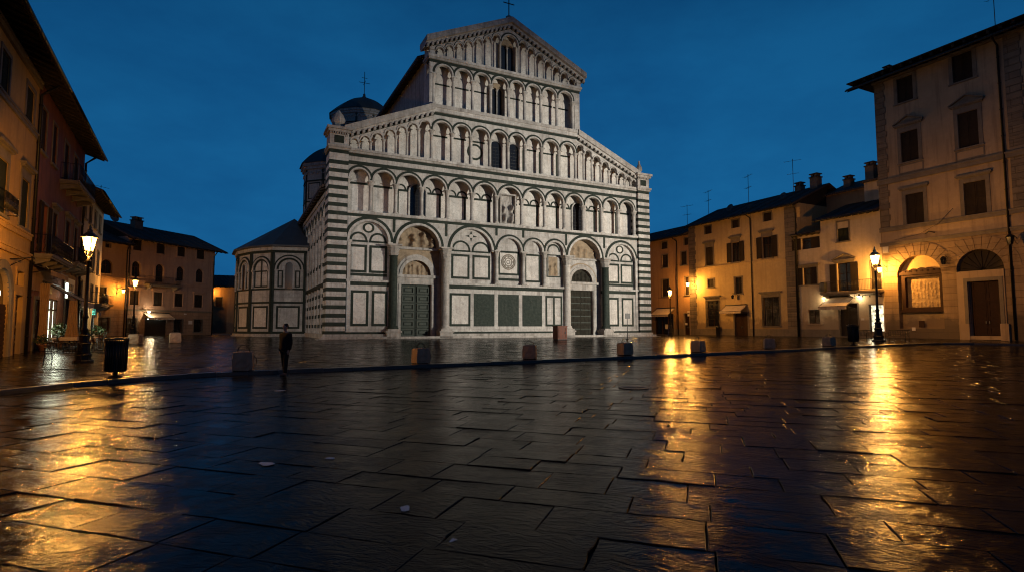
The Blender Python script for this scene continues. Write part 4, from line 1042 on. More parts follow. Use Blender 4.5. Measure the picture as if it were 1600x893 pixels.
mb.wall(0, PW, 10.0, PH, [h for h in hl], 0, .3, 'tan_plaster'); mb.wall(0, PW, -.6, 8.9, [A1, A2, A3, A4], -.06, .55, 'tan_rustication'); mb.wall(0, PW, 8.9, 10.0, [], -.02, .3, 'tan_plaster')
mb.box(0, PW, .6, 14, -.6, PH, 'tan_plaster')
for x in (0, PW): mb.add([(x, -.06, -.6), (x, .6, -.6), (x, .6, PH), (x, -.06, PH)], [(0, 1, 2, 3)], 'tan_plaster')
mb.build('wall', pz)
for k, h in enumerate(hl):
    lvl = 0 if h[2] > 20 else 1 if h[2] > 15 else 2
    window(pz, *h, style='shut', fr=.3, frm='grey_stone', ped=('tri', .35, .62) if lvl == 1 else ('flat', .25) if lvl == 2 else None)
for c in (2.9, 7.5, 12.6, 17.2):                # panels under the windows of the main floors
    m = MB('grey_stone'); m.frame(c - 1.05, c + 1.05, 15.2, 16.05, .1, -.05, .02); m.build('parapet_panel', pz)
band(pz, -.1, PW, 14.55, 15.05, .16); band(pz, -.1, PW, 10.0, 10.4, .14); band(pz, -.1, PW, 8.62, 8.95, .16, 'grey_stone')
quoins(pz, -.02, .92, 10.45, 24.6, .07); quoins(pz, 10.2, 11.3, 10.45, 24.6, .07)
v = MB('grey_stone')                            # voussoirs fanning round the two arches
for c, r, sp in ((3.1, 1.82, 5.68), (7.7, 1.655, 5.79)):
    for i in range(13):
        a0, a1 = PI * i / 13 + .012, PI * (i + 1) / 13 - .012
        v.ring(c, sp, r + .003, r + 1.15, -.10, -.05, 'tan_rustication', 2, a0, a1)
v.build('voussoir', pz)
pic = MB('brown_wood', 'fresco')                # framed relief in the blind arch
pic.frame(1.52, 4.92, 2.5, 5.85, .3, .1, .55, 'brown_wood'); pic.box(1.4, 5.0, .0, .55, 5.75, 6.0, 'brown_wood'); pic.box(1.4, 5.0, .02, .55, 2.36, 2.54, 'brown_wood')
crest = [(1.5 + 3.44 * i / 40, 6.08 + .30 * math.sin(PI * i / 40) ** .5 * (.55 + .45 * abs(math.sin(PI * i / 40 * 5))) * (.5 + .5 * math.sin(PI * i / 40))) for i in range(41)]
pic.prism([(4.94, 5.98), (1.5, 5.98)][::-1] + crest[::-1], .08, .3, 'brown_wood')
for i in range(7): t = (i + .5) / 7; pic.ring(1.6 + 3.24 * t, 6.08, .04, .1, .03, .1, 'brown_wood', 8, 0, 2 * PI)
pf = pic.build('picture_frame', pz)
relief('carved_picture', lambda u, w: True, 1.82, 4.62, 2.8, 5.55, .46, 'fresco', 77, .035, .045, 9, pf, 1.6, 3)
bw = MB('yellow_plaster'); bw.box(1.25, 4.95, .5, .6, .9, 7.6); bw.build('niche_wall', pz)
bw = MB('brown_wood', 'grey_metal'); bw.box(2.9, 3.35, -.08, -.03, 1.0, 1.6, 'brown_wood'); bw.box(2.3, 2.6, -.075, -.05, .7, 1.0, 'white_paint'); bw.build('meter_box', pz)
ds = MB('tan_plaster'); ds.box(6.06, 6.82, -.16, .5, -.4, 5.3); ds.box(8.98, 9.35, -.16, .5, -.4, 5.3); ds.box(6.06, 9.35, -.17, .5, 4.8, 5.68); ds.box(6.55, 6.82, -.22, .2, -.4, 4.85, 'grey_stone'); ds.box(8.98, 9.25, -.22, .2, -.4, 4.85, 'grey_stone')
ds.box(6.55, 9.25, -.221, .2, 4.82, 5.1, 'grey_stone'); ds.box(6.2, 6.85, -.3, .2, -.4, 1.3, 'tan_plaster'); ds.box(8.95, 9.5, -.3, .2, -.4, 1.3, 'tan_plaster'); ds.build('portal_surround', pz)
lu = MB('eave_timber', 'wrought_iron'); lu.box(6.1, 9.3, .45, .55, 5.68, 7.5)
for k in range(9): a = PI * (k + .5) / 9; lu.tube([(7.7, .4, 5.7), (7.7 + 1.6 * math.cos(a), .4, 5.75 + 1.6 * math.sin(a))], .02, 5, 'wrought_iron')
lu.build('fanlight', pz)
door(pz, 6.84, 8.96, .3, 4.8, 'brown_wood', .01, 'tan_plaster', .5)
rs = MB('red_paint', 'white_paint'); rs.box(9.0, 9.2, -.2, -.16, 4.05, 4.4, 'white_paint'); rs.ring(9.1, 4.22, .06, .09, -.21, -.19, 'red_paint', 12, 0, 2 * PI); rs.build('round_sign', pz)
door(pz, 11.7, 13.6, .3, 4.8, 'brown_wood', .25, 'tan_plaster', .5)
pr = pent_roof(pz, PW, PH, 14, 1.75, 4.2, 1.75, 0, .5, True, .8)
m = MB('grey_stone'); m.box(-.12, PW, -.3, .02, 24.55, 24.8); m.box(-.2, PW, -.5, .02, 24.8, 24.98); m.build('cornice', pz)
m = MB('eave_timber'); m.box(-1.7, PW, -1.68, .0, 24.985, 25.08); m.box(-1.7, -.01, .0, 13.9, 24.985, 25.08)
for i in range(30): m.box(-.1 + i * .82, .12 + i * .82, -1.55, -.5, 24.72, 24.98)
m.build('soffit', pr)
pipe(pz, 9.85, 0, 24.6, -.14, .09, .0, 1.5)
wall_lantern(pz, .42, 6.2, 1.3, 0, True, 1.15); wall_lantern(pz, 5.45, 6.5, .8, 0, False, 1.1); wall_lantern(pz, 10.3, 7.6, 1.2, 0, False, 1.3)
light('lantern_light', 'POINT', (.42, -1.3, 6.35), 3000, WARM, pz, .14)
bx = MB('white_paint'); bx.box(.1, .62, -.12, .0, 8.0, 8.6); bx.build('junction_box', pz)
bx = MB('wrought_iron'); bx.tube([(1.2, -.2, 9.1), (3.4, -.24, 9.35), (5.0, -.22, 10.1), (6.1, -.2, 11.2)], .015, 4); bx.tube([(3.9, -.2, 9.3), (4.3, -.5, 9.45), (4.7, -.3, 9.3)], .05, 5); bx.build('cable', pz)
antenna(pz, 8.6, 3, 27.6, 3.4, 4)
chimney(pz, .2, 1.2, 25.6, .6, .6, .5)

# ---- white house with a balcony
wo = -9.25
wh = [(8.85 - 8.2 - .0, .0, 0, 0)]
W_ = lambda a, b, c, d: (a - wo, b - wo, c, d)
h_ = [W_(-4.3, -3.15, 9.7, 11.7), W_(-8.45, -6.3, 9.4, 10.65), W_(-8.4, -6.75, 5.55, 7.4), W_(-4.55, -2.85, 4.65, 7.5), W_(-1.15, -.2, 4.65, 7.4), W_(-7.95, -6.6, 1.4, 2.85), W_(-4.45, -2.6, .1, 3.35), W_(-1.5, -.12, .55, 3.2)]
wt = house('white_house', 'pale plastered house with an iron balcony above a small shop awning', rorg(wo), RA, 9.2, 11.05, 9, 'cream_plaster', h_, base=.78)
up = MB('cream_plaster'); up.box(3.1, 9.2, 0, 9, 11.05, 12.35); up.build('upper_wall', wt)
window(wt, *h_[0], style='shut', fr=.14, shm='green_shutter'); window(wt, *h_[1], style='half', fr=.0, sill=False); window(wt, *h_[2], style='half', fr=.14, ped=('flat', .1)); window(wt, *h_[3], style='none', fr=.1, sill=False, ped=('tri', .1, .5)); window(wt, *h_[4], style='shut', fr=.05, sill=False)
for a, b in ((h_[3][0] - .72, h_[3][0] - .05), (h_[3][1] - .25, h_[3][1] + .5)):
    m = MB('dark_shutter'); m.box(a, b, -.12, -.06, 4.65, 7.45); m.build('shutter', wt)
window(wt, *h_[5], style='none', fr=.22, glow='dim_window_light', frm='cream_plaster')
door(wt, *h_[6], mt='eave_timber', fr=.12, panels=True)
sw = window(wt, *h_[7], style='none', fr=.2, sill=False, glow='shop_light', frm='cream_plaster')
balcony(wt, 3.4, 9.3, 4.55, 1.0, 1.05, .14, False, True)
bx = MB('grey_metal'); bx.box(3.0, 3.55, -.45, 0, 4.75, 5.6); bx.build('air_conditioner', wt)
awning(wt, 3.5, 6.45, 4.1, 1.5, 1.0, 'white_awning_cloth', .3)
for x in (3.35, 6.95):
    l = MB('wrought_iron'); l.tube([(x, 0, 4.25), (x, -.25, 4.3), (x, -.35, 4.2)], .03, 6); l.lathe([(.05, .12), (.14, -.02)], x, -.36, 4.08, 10); ll = l.build('wall_lamp', wt)
    g = MB('lamp_core'); g.lathe([(.02, -.06), (.09, 0), (.02, .06)], x, -.36, 4.05, 8); g.build('bulb', ll); light('wall_lamp_light', 'POINT', (x, -.42, 3.95), 70, (1, .72, .38), wt, .08)
tr = MB('wrought_iron'); tr.tube([(6.9, -.3, 4.15), (9.1, -.3, 4.15)], .04, 6)
for x in (7.4, 8.1, 8.8): tr.lathe([(.03, .1), (.07, -.08)], x, -.36, 4.0, 8)
tr.build('spot_rail', wt)
pl_ = MB('white_paint'); pl_.box(6.95, 7.25, -.03, 0, 1.7, 1.9); pl_.build('plaque', wt)
pent_roof(wt, 3.05, 10.95, 6, .75, 1.1, 0, 0, 1.0, True, .7); r2 = pent_roof(wt, 6.1, 12.3, 9, .8, 2.2, 0.3, 0, .55, True, .7); r2.location.x = 3.1
at = MB('cream_plaster', 'roof_tiles'); at.box(5.2, 9.0, 4.4, 8.0, 12.0, 16.3, 'cream_plaster'); at.box(5.0, 9.25, 4.1, 8.2, 16.3, 16.5, 'roof_tiles'); at.build('attic_block', wt)
chimney(wt, 8.7, 6, 16.4, .7, .7, 1.5); 
pipe(wt, .12, -.2, 10.7, -.12, .07, .0, .6)
light('shop_spill', 'AREA', (8.45, -.25, 1.9), 50, (1, .86, .55), wt, size=1.2); bpy.context.view_layer.update()
o_ = [o for o in bpy.data.objects if o.name.startswith('shop_spill')][-1]; o_.rotation_euler = (R(-90), 0, 0)

# ---- yellow house
yo = -25.25; W_ = lambda a, b, c, d: (a - yo, b - yo, c, d)
h_ = [W_(-22.3, -21.2, 13.15, 14.2), W_(-17.8, -16.75, 13.25, 14.25), W_(-13.15, -12.1, 13.3, 14.3), W_(-22.25, -21.0, 9.0, 11.4), W_(-18.0, -16.75, 9.0, 11.45), W_(-13.5, -12.15, 9.0, 11.5),
      W_(-22.0, -21.0, 6.15, 7.2), W_(-17.65, -16.55, 5.1, 7.1), W_(-22.3, -20.3, 1.1, 4.4), W_(-13.6, -11.5, 1.15, 4.45), W_(-17.8, -15.85, -.1, 2.7)]
yh = house('yellow_house', 'long yellow plastered house with barred ground floor windows and quoined corners', rorg(yo), RA, 16.4, 14.75, 11, 'yellow_plaster', h_, base=.8)
for k in (0, 1, 2): window(yh, *h_[k], style='shut', fr=.12, sill=False)
window(yh, *h_[3], style='shut', fr=.15, ped=('flat', .4)); window(yh, *h_[4], style='ajar', fr=.1, ped=('flat', .5)); window(yh, *h_[5], style='ajar', fr=.1, ped=('flat', .5))
window(yh, *h_[6], style='shut', fr=.13); window(yh, *h_[7], style='none', fr=.13); window(yh, *h_[8], style='grille', fr=.2, ped=('flat', .3)); window(yh, *h_[9], style='grille', fr=.2, ped=('flat', .3), glow='dim_window_light')
door(yh, *h_[10]); awning(yh, 6.1, 9.4, 3.7, 1.2, .75)
band(yh, 1.25, 14.8, 8.55, 8.8, .06, 'yellow_plaster'); quoins(yh, 0, 1.25, .8, 14.5, .07); quoins(yh, 14.85, 16.38, .8, 14.5, .07)
pent_roof(yh, 16.4, 14.75, 11, .9, 2.9, 0, .3, .5)
pipe(yh, 10.25, -.2, 14.6, -.12, .07, -.5, .85); pipe(yh, 16.3, -.2, 14.6, -.16, .07, .0, .85)
wall_lantern(yh, .95, 6.5, 1.3, 0, True, 1.1); light('lantern_light', 'POINT', (.95, -1.3, 6.65), 2200, WARM, yh, .14)
wall_lantern(yh, 8.0, 4.55, .9, 0, False, .8)
antenna(yh, 8.2, 2.2, 16.0, 4.2, 1); antenna(yh, 14.2, 2.6, 16.2, 4.4, 2); antenna(yh, .8, 3.0, 16.3, 3.6, 3); dish(yh, 5.6, 1.9, 16.3, .5); dish(yh, 13.2, 2.2, 16.3); dish(yh, 8.9, 1.6, 15.8, .35)
chimney(yh, 15.0, 4.4, 17.3, .9, .9, 1.0); chimney(yh, 12.6, 5.0, 17.3, .8, .8, .6)
bh = MB('orange_plaster', 'roof_tiles'); bh.box(16.4, 22.5, 5.2, 13, 10, 16.0, 'orange_plaster'); bh.xprism([(4.8, 15.9), (9, 17.6), (13.3, 15.9), (13.3, 16.1), (9, 17.85), (4.8, 16.1)], 16.35, 22.6, 'roof_tiles'); bh.build('rear_wing', yh)
chimney(yh, 20.3, 6.2, 17, .9, .9, 1.5); chimney(yh, 17.6, 6.6, 17, .8, .8, .7)
bn_ = MB('bin_metal'); bn_.lathe([(.22, 0), (.26, .1), (.26, 1.0), (.3, 1.05), (.2, 1.2)], 5.2, -.5, -.05, 10); bn_.build('rain_butt', yh)

# ---- orange house beside the church
oo = -40.0; W_ = lambda a, b, c, d: (a - oo, b - oo, c, d)
h_ = [W_(-30.7, -29.5, 12.2, 13.2), W_(-26.1, -25.35, 12.2, 13.15), W_(-30.55, -29.4, 9.5, 11.35), W_(-26.75, -25.75, 9.5, 11.35), W_(-30.7, -29.3, 5.4, 7.8), W_(-26.1, -25.4, 5.4, 7.8), W_(-32.3, -28.5, -.1, 2.9), W_(-26.4, -25.4, -.1, 2.9),
      W_(-34.6, -33.4, 9.5, 11.4), W_(-34.6, -33.4, 5.4, 7.8)]
oh = house('orange_house', 'orange plastered house with a drainpipe and a shop awning beside the church', rorg(oo), RA, 14.7, 13.75, 11, 'orange_plaster', h_, base=.8)
for k in (0, 1): window(oh, *h_[k], style='shut', fr=.1, sill=False)
for k in (2, 3, 4, 5, 8, 9): window(oh, *h_[k], style='shut', fr=.1)
m = MB('dark_glass', 'brown_wood'); m.box(7.7, 11.5, .2, .28, -.1, 2.9, 'dark_glass'); m.frame(7.7, 11.5, -.1, 2.9, .1, .1, .2, 'brown_wood')
for x in (9.0, 10.2): m.box(x, x + .1, .1, .2, 0, 2.8, 'brown_wood')
m.box(9.6, 10.3, .12, .19, .75, 1.4, 'white_paint'); m.build('shopfront', oh); awning(oh, 8.1, 11.9, 3.7, 1.4, .95)
door(oh, *h_[7], leaves=1, mt='brown_wood', fr=.12, frm='tan_plaster')
for x, z, a in ((14.2, 2.9, .45), (14.25, 2.5, .6), (13.75, 1.3, .4), (14.6, 1.5, .3)):
    m = MB('white_paint'); m.box(x, x + a, -.05, -.01, z, z + .28); m.build('plaque', oh)
pipe(oh, 12.5, -.2, 13.5, -.12, .07, -.6, .8); pent_roof(oh, 14.7, 13.75, 11, .85, 2.6, 0, 0, .5)
antenna(oh, 12.0, 2.5, 14.9, 3.6, 6); dish(oh, 11.4, 1.8, 14.6); dish(oh, 13.9, 1.8, 14.8)

# ---- left row
LA = R(119.9); LU = (math.cos(LA), math.sin(LA)); L0 = (-24.8, 27.0)
def lorg(u, z=None):
    x, y = L0[0] + LU[0] * u, L0[1] + LU[1] * u; return (x, y, gu(y) if z is None else z)
lo = -16.0; W_ = lambda a, b, c, d, *e: (a - lo, b - lo, c, d, *e)
lz = .13
h_ = [W_(-2.45, -1.1, 12.7, 14.45), W_(2.1, 3.75, 12.75, 14.5), W_(-2.35, -.3, 6.9, 9.5), W_(2.2, 3.8, 6.85, 9.45), W_(2.45, 3.75, 3.75, 4.5), W_(2.4, 3.75, -.05, 3.25), W_(-1.7, 1.35, -.05, 4.4, 'arch'), W_(-7.5, -5.9, 6.9, 9.5), W_(-7.5, -6.0, 12.7, 14.45), W_(-12.6, -11.0, 6.9, 9.5), W_(-12.6, -11.1, 12.7, 14.45), W_(-7.6, -6.0, -.05, 3.3), W_(-12.8, -11.0, 1.0, 3.3)]
ly = house('ochre_house', 'ochre plastered house with stone string courses, glowing under the big lamp', lorg(lo, lz), LA, 20.9, 15.75, 10, 'ochre_plaster', h_)
for k in (0, 1, 8, 10): window(ly, *h_[k], style='shut', fr=.2, frm='grey_stone', sill=False, shm='green_shutter')
for k in (2, 3, 7, 9): window(ly, *h_[k], style='shut', fr=.2, frm='grey_stone', ped=('flat', .45), sill=True, shm='green_shutter')
window(ly, *h_[4], style='none', fr=.18, frm='ochre_plaster', sill=False)
door(ly, *h_[5], fr=.2, frm='ochre_plaster', leaves=1); door(ly, *h_[11], fr=.25); window(ly, *h_[12], style='grille', fr=.2)
m = MB('grey_stone'); m.ring(15.825, 2.875, 1.525, 1.95, -.1, .05, None, 24); m.box(13.85, 14.3, -.1, .05, -.1, 2.875); m.box(17.35, 17.8, -.1, .05, -.1, 2.875); m.build('arch_surround', ly)
m = MB('brown_wood', 'fluorescent_glow', 'dark_glass'); m.box(14.3, 17.35, .22, .3, 2.7, 4.4, 'dark_glass'); m.box(15.9, 16.6, .18, .22, 3.1, 3.35, 'fluorescent_glow'); m.box(14.3, 17.35, .12, .3, -.1, 2.7, 'brown_wood')
for z in range(12): m.box(14.3, 17.35, .09, .12, z * .22, z * .22 + .15, 'brown_wood')
m.build('shop_shutter', ly)
band(ly, 0, 20.85, 12.2, 12.5, .09, 'grey_stone'); band(ly, 0, 20.85, 6.35, 6.7, .1, 'ochre_plaster'); band(ly, 0, 20.85, 5.25, 5.6, .12, 'ochre_plaster'); band(ly, 0, 20.85, 15.2, 15.6, .14, 'grey_stone')
g = MB('wrought_iron')
for i in range(18): x = 13.4 + i * .13; g.tube([(x, -.5, 6.95), (x + .03 * math.sin(i), -.5, 7.75)], .014, 4)
g.tube([(13.4, -.5, 7.75), (15.75, -.5, 7.75), (15.75, 0, 7.75)], .025, 5); g.tube([(13.4, -.5, 6.95), (15.75, -.5, 6.95), (15.75, 0, 6.95)], .025, 5)
for i in range(8): g.ring(13.6 + i * .28, 7.35, .09, .12, -.51, -.49, None, 8, 0, 2 * PI)
g.build('window_guard', ly)
g = MB('wrought_iron'); g.tube([(17.0, 0, 4.95), (17.15, -.9, 5.1)], .03, 5); g.tube([(17.0, 0, 4.6), (17.1, -.6, 5.03)], .02, 5); g.lathe([(.06, .1), (.1, 0)], 17.15, -.9, 5.0, 6); g.build('sign_bracket', ly)
pipe(ly, 20.75, 0, 15.4, -.12, .08, 0, 1.0); pent_roof(ly, 20.9, 15.85, 10, 1.35, 2.6, 0, 0, .5, True, .9)

# red house with balconies over the cafe
ro_ = 4.95; W_ = lambda a, b, c, d, *e: (a - ro_, b - ro_, c, d, *e)
h_ = [W_(5.6, 7.0, 11.9, 14.5), W_(8.7, 10.0, 11.9, 14.5), W_(12.5, 14.0, 11.6, 14.4), W_(16.0, 17.6, 11.6, 14.4), W_(7.0, 8.5, 6.0, 9.0), W_(10.0, 11.4, 6.0, 9.0), W_(14.2, 15.8, 6.3, 9.2), W_(17.6, 18.9, 6.3, 9.2), W_(9.7, 13.3, .1, 3.4), W_(6.6, 8.4, -.05, 3.2), W_(15.6, 18.4, -.05, 3.6)]
lr = house('red_house', 'dark red house with iron balconies above the cafe awning', lorg(ro_, lz), LA, 15.6, 15.75, 10, 'red_plaster', h_)
for k in (0, 1): window(lr, *h_[k], style='shut', fr=.12)
for k in (2, 3, 5, 6, 7): window(lr, *h_[k], style='shut', fr=.18, sill=False, ped=('flat', .2) if k > 4 else None)
window(lr, *h_[4], style='ajar', fr=.15, sill=False)
balcony(lr, 6.5, 13.6, 11.5, 1.1, 1.15, .16, False); balcony(lr, .3, 6.8, 5.75, .95, 1.1, .15, True); balcony(lr, 8.4, 14.8, 6.1, 1.0, 1.05, .14, False)
m = MB('orange_plaster'); m.box(.5, 6.0, -.06, .0, 3.7, 5.0); m.build('shop_fascia', lr)
awning(lr, .35, 5.5, 5.2, .9, .35, 'curtain_cloth', .3)
sh = MB('cool_shop_light', 'brown_wood', 'dark_glass'); sh.box(4.8, 8.3, .22, .28, .6, 3.4, 'cool_shop_light'); sh.frame(4.75, 8.35, .1, 3.4, .1, .06, .22, 'brown_wood')
for x in (5.9, 7.1): sh.box(x, x + .09, .06, .22, .2, 3.3, 'brown_wood')
sh.box(4.85, 8.25, .08, .22, .1, .6, 'brown_wood'); sh.box(4.85, 8.25, .07, .2, 2.65, 2.75, 'brown_wood'); sh.build('shopfront', lr)
light('shop_spill', 'AREA', (6.5, -.3, 2.0), 220, (.95, 1, .75), lr, size=2).rotation_euler = (R(-90), 0, 0)
door(lr, *h_[9], mt='eave_timber'); door(lr, *h_[10], mt='eave_timber')
tb = MB('fluorescent_glow'); tb.tube([(8.6, -.4, 3.6), (8.6, -.4, 4.6)], .07, 6); tb.build('light_tube', lr)
sg = MB('white_paint', 'brown_wood'); sg.box(9.6, 13.2, -.16, -.1, 3.9, 5.1, 'white_paint')
for i in range(5): sg.box(10.1 + i * .55, 10.4 + i * .55, -.17, -.15, 4.25, 4.7, 'brown_wood')
sg.build('shop_sign', lr)
pent_roof(lr, 15.6, 15.85, 10, 1.35, 2.6, 0, .4, .5, True, .9); pipe(lr, 15.4, 0, 15.4, -.12, .08, 0, 1.0)
g = MB('sign_green'); g.box(20.3 - ro_, 20.45 - ro_, -.9, -.4, 2.4, 2.9); g.build('pharmacy_sign', lr) if False else None

# cream house at the end of the left row
co = 20.6; W_ = lambda a, b, c, d, *e: (a - co, b - co, c, d, *e)
h_ = []
for k in range(4):
    for a, b in ((10.6, 12.2), (6.6, 8.8), (3.9, 5.4)): h_.append(W_(21.3 + 2.9 * k, 22.5 + 2.9 * k, a, b))
h_ += [W_(22, 24.5, -.05, 3.0), W_(27, 29.5, -.05, 3.0)]
lc_ = house('cream_house', 'narrow cream house with a row of shutters at the end of the left row', lorg(co, lz), LA, 12.4, 13.0, 10, 'cream_plaster', h_)
for h in h_[:12]: window(lc_, *h, style='shut', fr=.1)
for h in h_[12:]: door(lc_, *h, mt='eave_timber')
pent_roof(lc_, 12.4, 13.1, 10, 1.3, 2.4, 0, .5, .5, True, .9)
balcony(lc_, 6.5, 11.5, 3.7, .9, 1.0, .14)
m = MB('sign_green', 'wrought_iron'); m.box(2.1, 2.25, -.95, -.5, 2.6, 3.05, 'sign_green'); m.tube([(2.17, 0, 2.85), (2.17, -.5, 2.85)], .025, 5, 'wrought_iron'); m.build('lit_sign', lc_)
awning(lc_, .3, 1.9, 3.4, 1.4, .6, 'white_awning_cloth')

# ---- pink house closing the far left
BA = R(72.8); BU = (math.cos(BA), math.sin(BA))
def borg(u): return (-45.9 + BU[0] * u, 64 + BU[1] * u, TOP)
bo = 1.55; W_ = lambda a, b, c, d, *e: (a - bo, b - bo, c, d, *e)
h_ = []
for k, (a, b) in enumerate(((2.1, 3.2), (5.2, 6.35), (8.2, 9.35), (11.2, 12.45))):
    h_ += [W_(a, b, 10.15, 11.4), W_(a - .02, b, 6.6 if k == 1 else 7.0, 8.85, 'arch'), W_(a - .1, b - .05, 3.65, 5.35)]
h_ += [W_(4.05, 7.1, -.05, 2.2), W_(1.8, 2.95, .3, 2.05), W_(8.15, 9.35, .35, 2.0), W_(11.2, 12.4, .35, 2.0)]
pk = house('pink_house', 'pink plastered three storey house with arched middle windows across the far side', borg(bo), BA, 12.7, 11.75, 10, 'pink_plaster', h_, base=3.1, basem='rusticated_plaster')
for i, h in enumerate(h_[:12]):
    if i % 3 == 1:
        window(pk, *h[:4], style='none', fr=.24, arch=True, sill=True, frm='pink_plaster')
    else: window(pk, *h, style='shut', fr=.16, frm='pink_plaster', ped=('flat', .1) if i % 3 == 2 else None)
for h in h_[13:]: window(pk, *h, style='grille', fr=.14, glow='dim_window_light' if h is h_[13] else None)
m = MB('dark_glass', 'eave_timber'); m.box(2.45, 5.6, .2, .3, -.1, 2.2, 'eave_timber')
for i in range(9): m.box(2.5, 5.55, .17, .2, i * .22, i * .22 + .16, 'eave_timber')
m.build('garage_door', pk); awning(pk, 2.3, 5.8, 2.75, 1.0, .55)
lt = MB('fluorescent_glow', 'lamp_core')
for x in (2.9, 3.3, 4.1, 4.5, 4.9): lt.lathe([(.03, -.05), (.07, 0), (.03, .05)], x, -.05, 2.0, 6, 'fluorescent_glow')
lt.lathe([(.05, -.1), (.14, 0), (.05, .1)], 2.45, -.7, 2.85, 8, 'lamp_core'); lt.build('door_lamp', pk)
light('door_lamp_light', 'POINT', (2.6, -1.0, 2.7), 120, (1, .75, .45), pk, .1)
band(pk, 0, 12.65, 6.35, 6.6, .1, 'pink_plaster'); band(pk, 0, 12.65, 2.95, 3.15, .08, 'grey_stone'); balcony(pk, 2.2, 6.6, 6.25, .9, .9, .14); quoins(pk, 12.2, 12.68, 3.2, 11.5, .05, 'pink_plaster')
m = MB('white_paint'); m.box(8.75, 9.35, -.05, 0, 1.4, 1.85); m.build('plaque', pk); m = MB('white_paint'); m.box(8.0, 8.35, -.1, 0, 2.65, 2.8); m.build('light_fitting', pk)
pent_roof(pk, 12.7, 11.7, 10, 1.1, 2.6, .2, 1.1, .5, True, .8); pipe(pk, .1, -.2, 11.3, -.12, .07, 0, .8); pipe(pk, 12.5, -.2, 11.3, -.12, .07, 0, .8)
chimney(pk, 3.2, 3.2, 13.9, 1.1, .8, .5); antenna(pk, -.7, 4.0, 13.8, 4.2, 9); dish(pk, .1, 2.8, 14.0, .55)
# its lower neighbour
wo_ = -6.5; W_ = lambda a, b, c, d, *e: (a - wo_, b - wo_, c, d, *e)
h_ = [W_(-1.62, -.28, 7.05, 8.65, 'arch'), W_(-1.7, -.3, .55, 2.1), W_(-1.75, -.85, 3.6, 5.5), W_(-1.2, -.6, 10.0, 10.5)]
wg = house('low_wing_house', 'lower orange lit house with one round headed window beside the pink house', borg(wo_), BA, 7.95, 10.9, 9, 'orange_plaster', h_, base=3.1, basem='rusticated_plaster')
window(wg, *h_[0][:4], style='none', fr=.12, arch=True, frm='orange_plaster'); window(wg, *h_[1], style='none', fr=.14, glow='dim_window_light'); window(wg, *h_[2], style='shut', fr=.12, sill=False); window(wg, *h_[3], style='none', fr=.05, sill=False)
balcony(wg, 3.9, 6.0, 3.55, .8, .95, .14); pent_roof(wg, 7.95, 10.8, 9, .9, 2.0, 0, .35, .5, True, .8); pipe(wg, 7.8, -.2, 10.5, -.2, .06, 0, .7)
wall_lantern(wg, 6.9, 5.0, 1.0, 0, True, .9); light('lantern_light', 'POINT', (6.9, -1.0, 5.1), 700, WARM, wg, .09)
band(wg, 0, 7.95, 6.5, 6.75, .08, 'orange_plaster')
bk = MB('roof_tiles', 'pink_plaster'); bk.box(-2, 6, 11, 20, 0, 12.5, 'pink_plaster'); bk.xprism([(10, 12.3), (15.5, 14.4), (21, 12.3), (21, 12.5), (15.5, 14.65), (10, 12.5)], -2.3, 6.3, 'roof_tiles'); bk.build('rear_wing', wg)

# ---- house down the alley
al = house('alley_house', 'small dim house down the alley left of the chapel', (-54.5, 96, TOP), R(20), 9, 8.2, 8, 'orange_plaster', [(3.0, 4.0, 4.6, 6.2), (6.3, 7.4, -.05, 2.6), (1.0, 2.0, 4.6, 6.2)])
window(al, 3.0, 4.0, 4.6, 6.2, fr=.1); window(al, 1.0, 2.0, 4.6, 6.2, fr=.1); door(al, 6.3, 7.4, -.05, 2.6, leaves=1); pent_roof(al, 9, 8.2, 8, .7, 2.2, .2, .2, .5)
wall_lantern(al, 2.5, 6.9, .8, 0, True, 1.1); light('lantern_light', 'POINT', (2.5, -.85, 7.0), 450, WARM, al, .1)
m = MB('sign_green'); m.box(7.6, 7.9, -.3, -.2, 2.6, 3.2); m.build('lit_sign', al); antenna(al, 7, 3, 10, 2.2, 12); chimney(al, 6, 3.2, 9.8, .7, .7, .6)
a2 = house('grey_alley_house', 'plain dark house at the end of the alley behind the small house', (-46.5, 104, TOP), R(8), 12, 9.0, 8, 'pink_plaster', [(2, 3, 4.6, 6.2), (5, 6, 4.6, 6.2)])
window(a2, 2, 3, 4.6, 6.2, fr=.1); window(a2, 5, 6, 4.6, 6.2, fr=.1); pent_roof(a2, 12, 9, 8, .7, 2.2, .2, .2, .5)
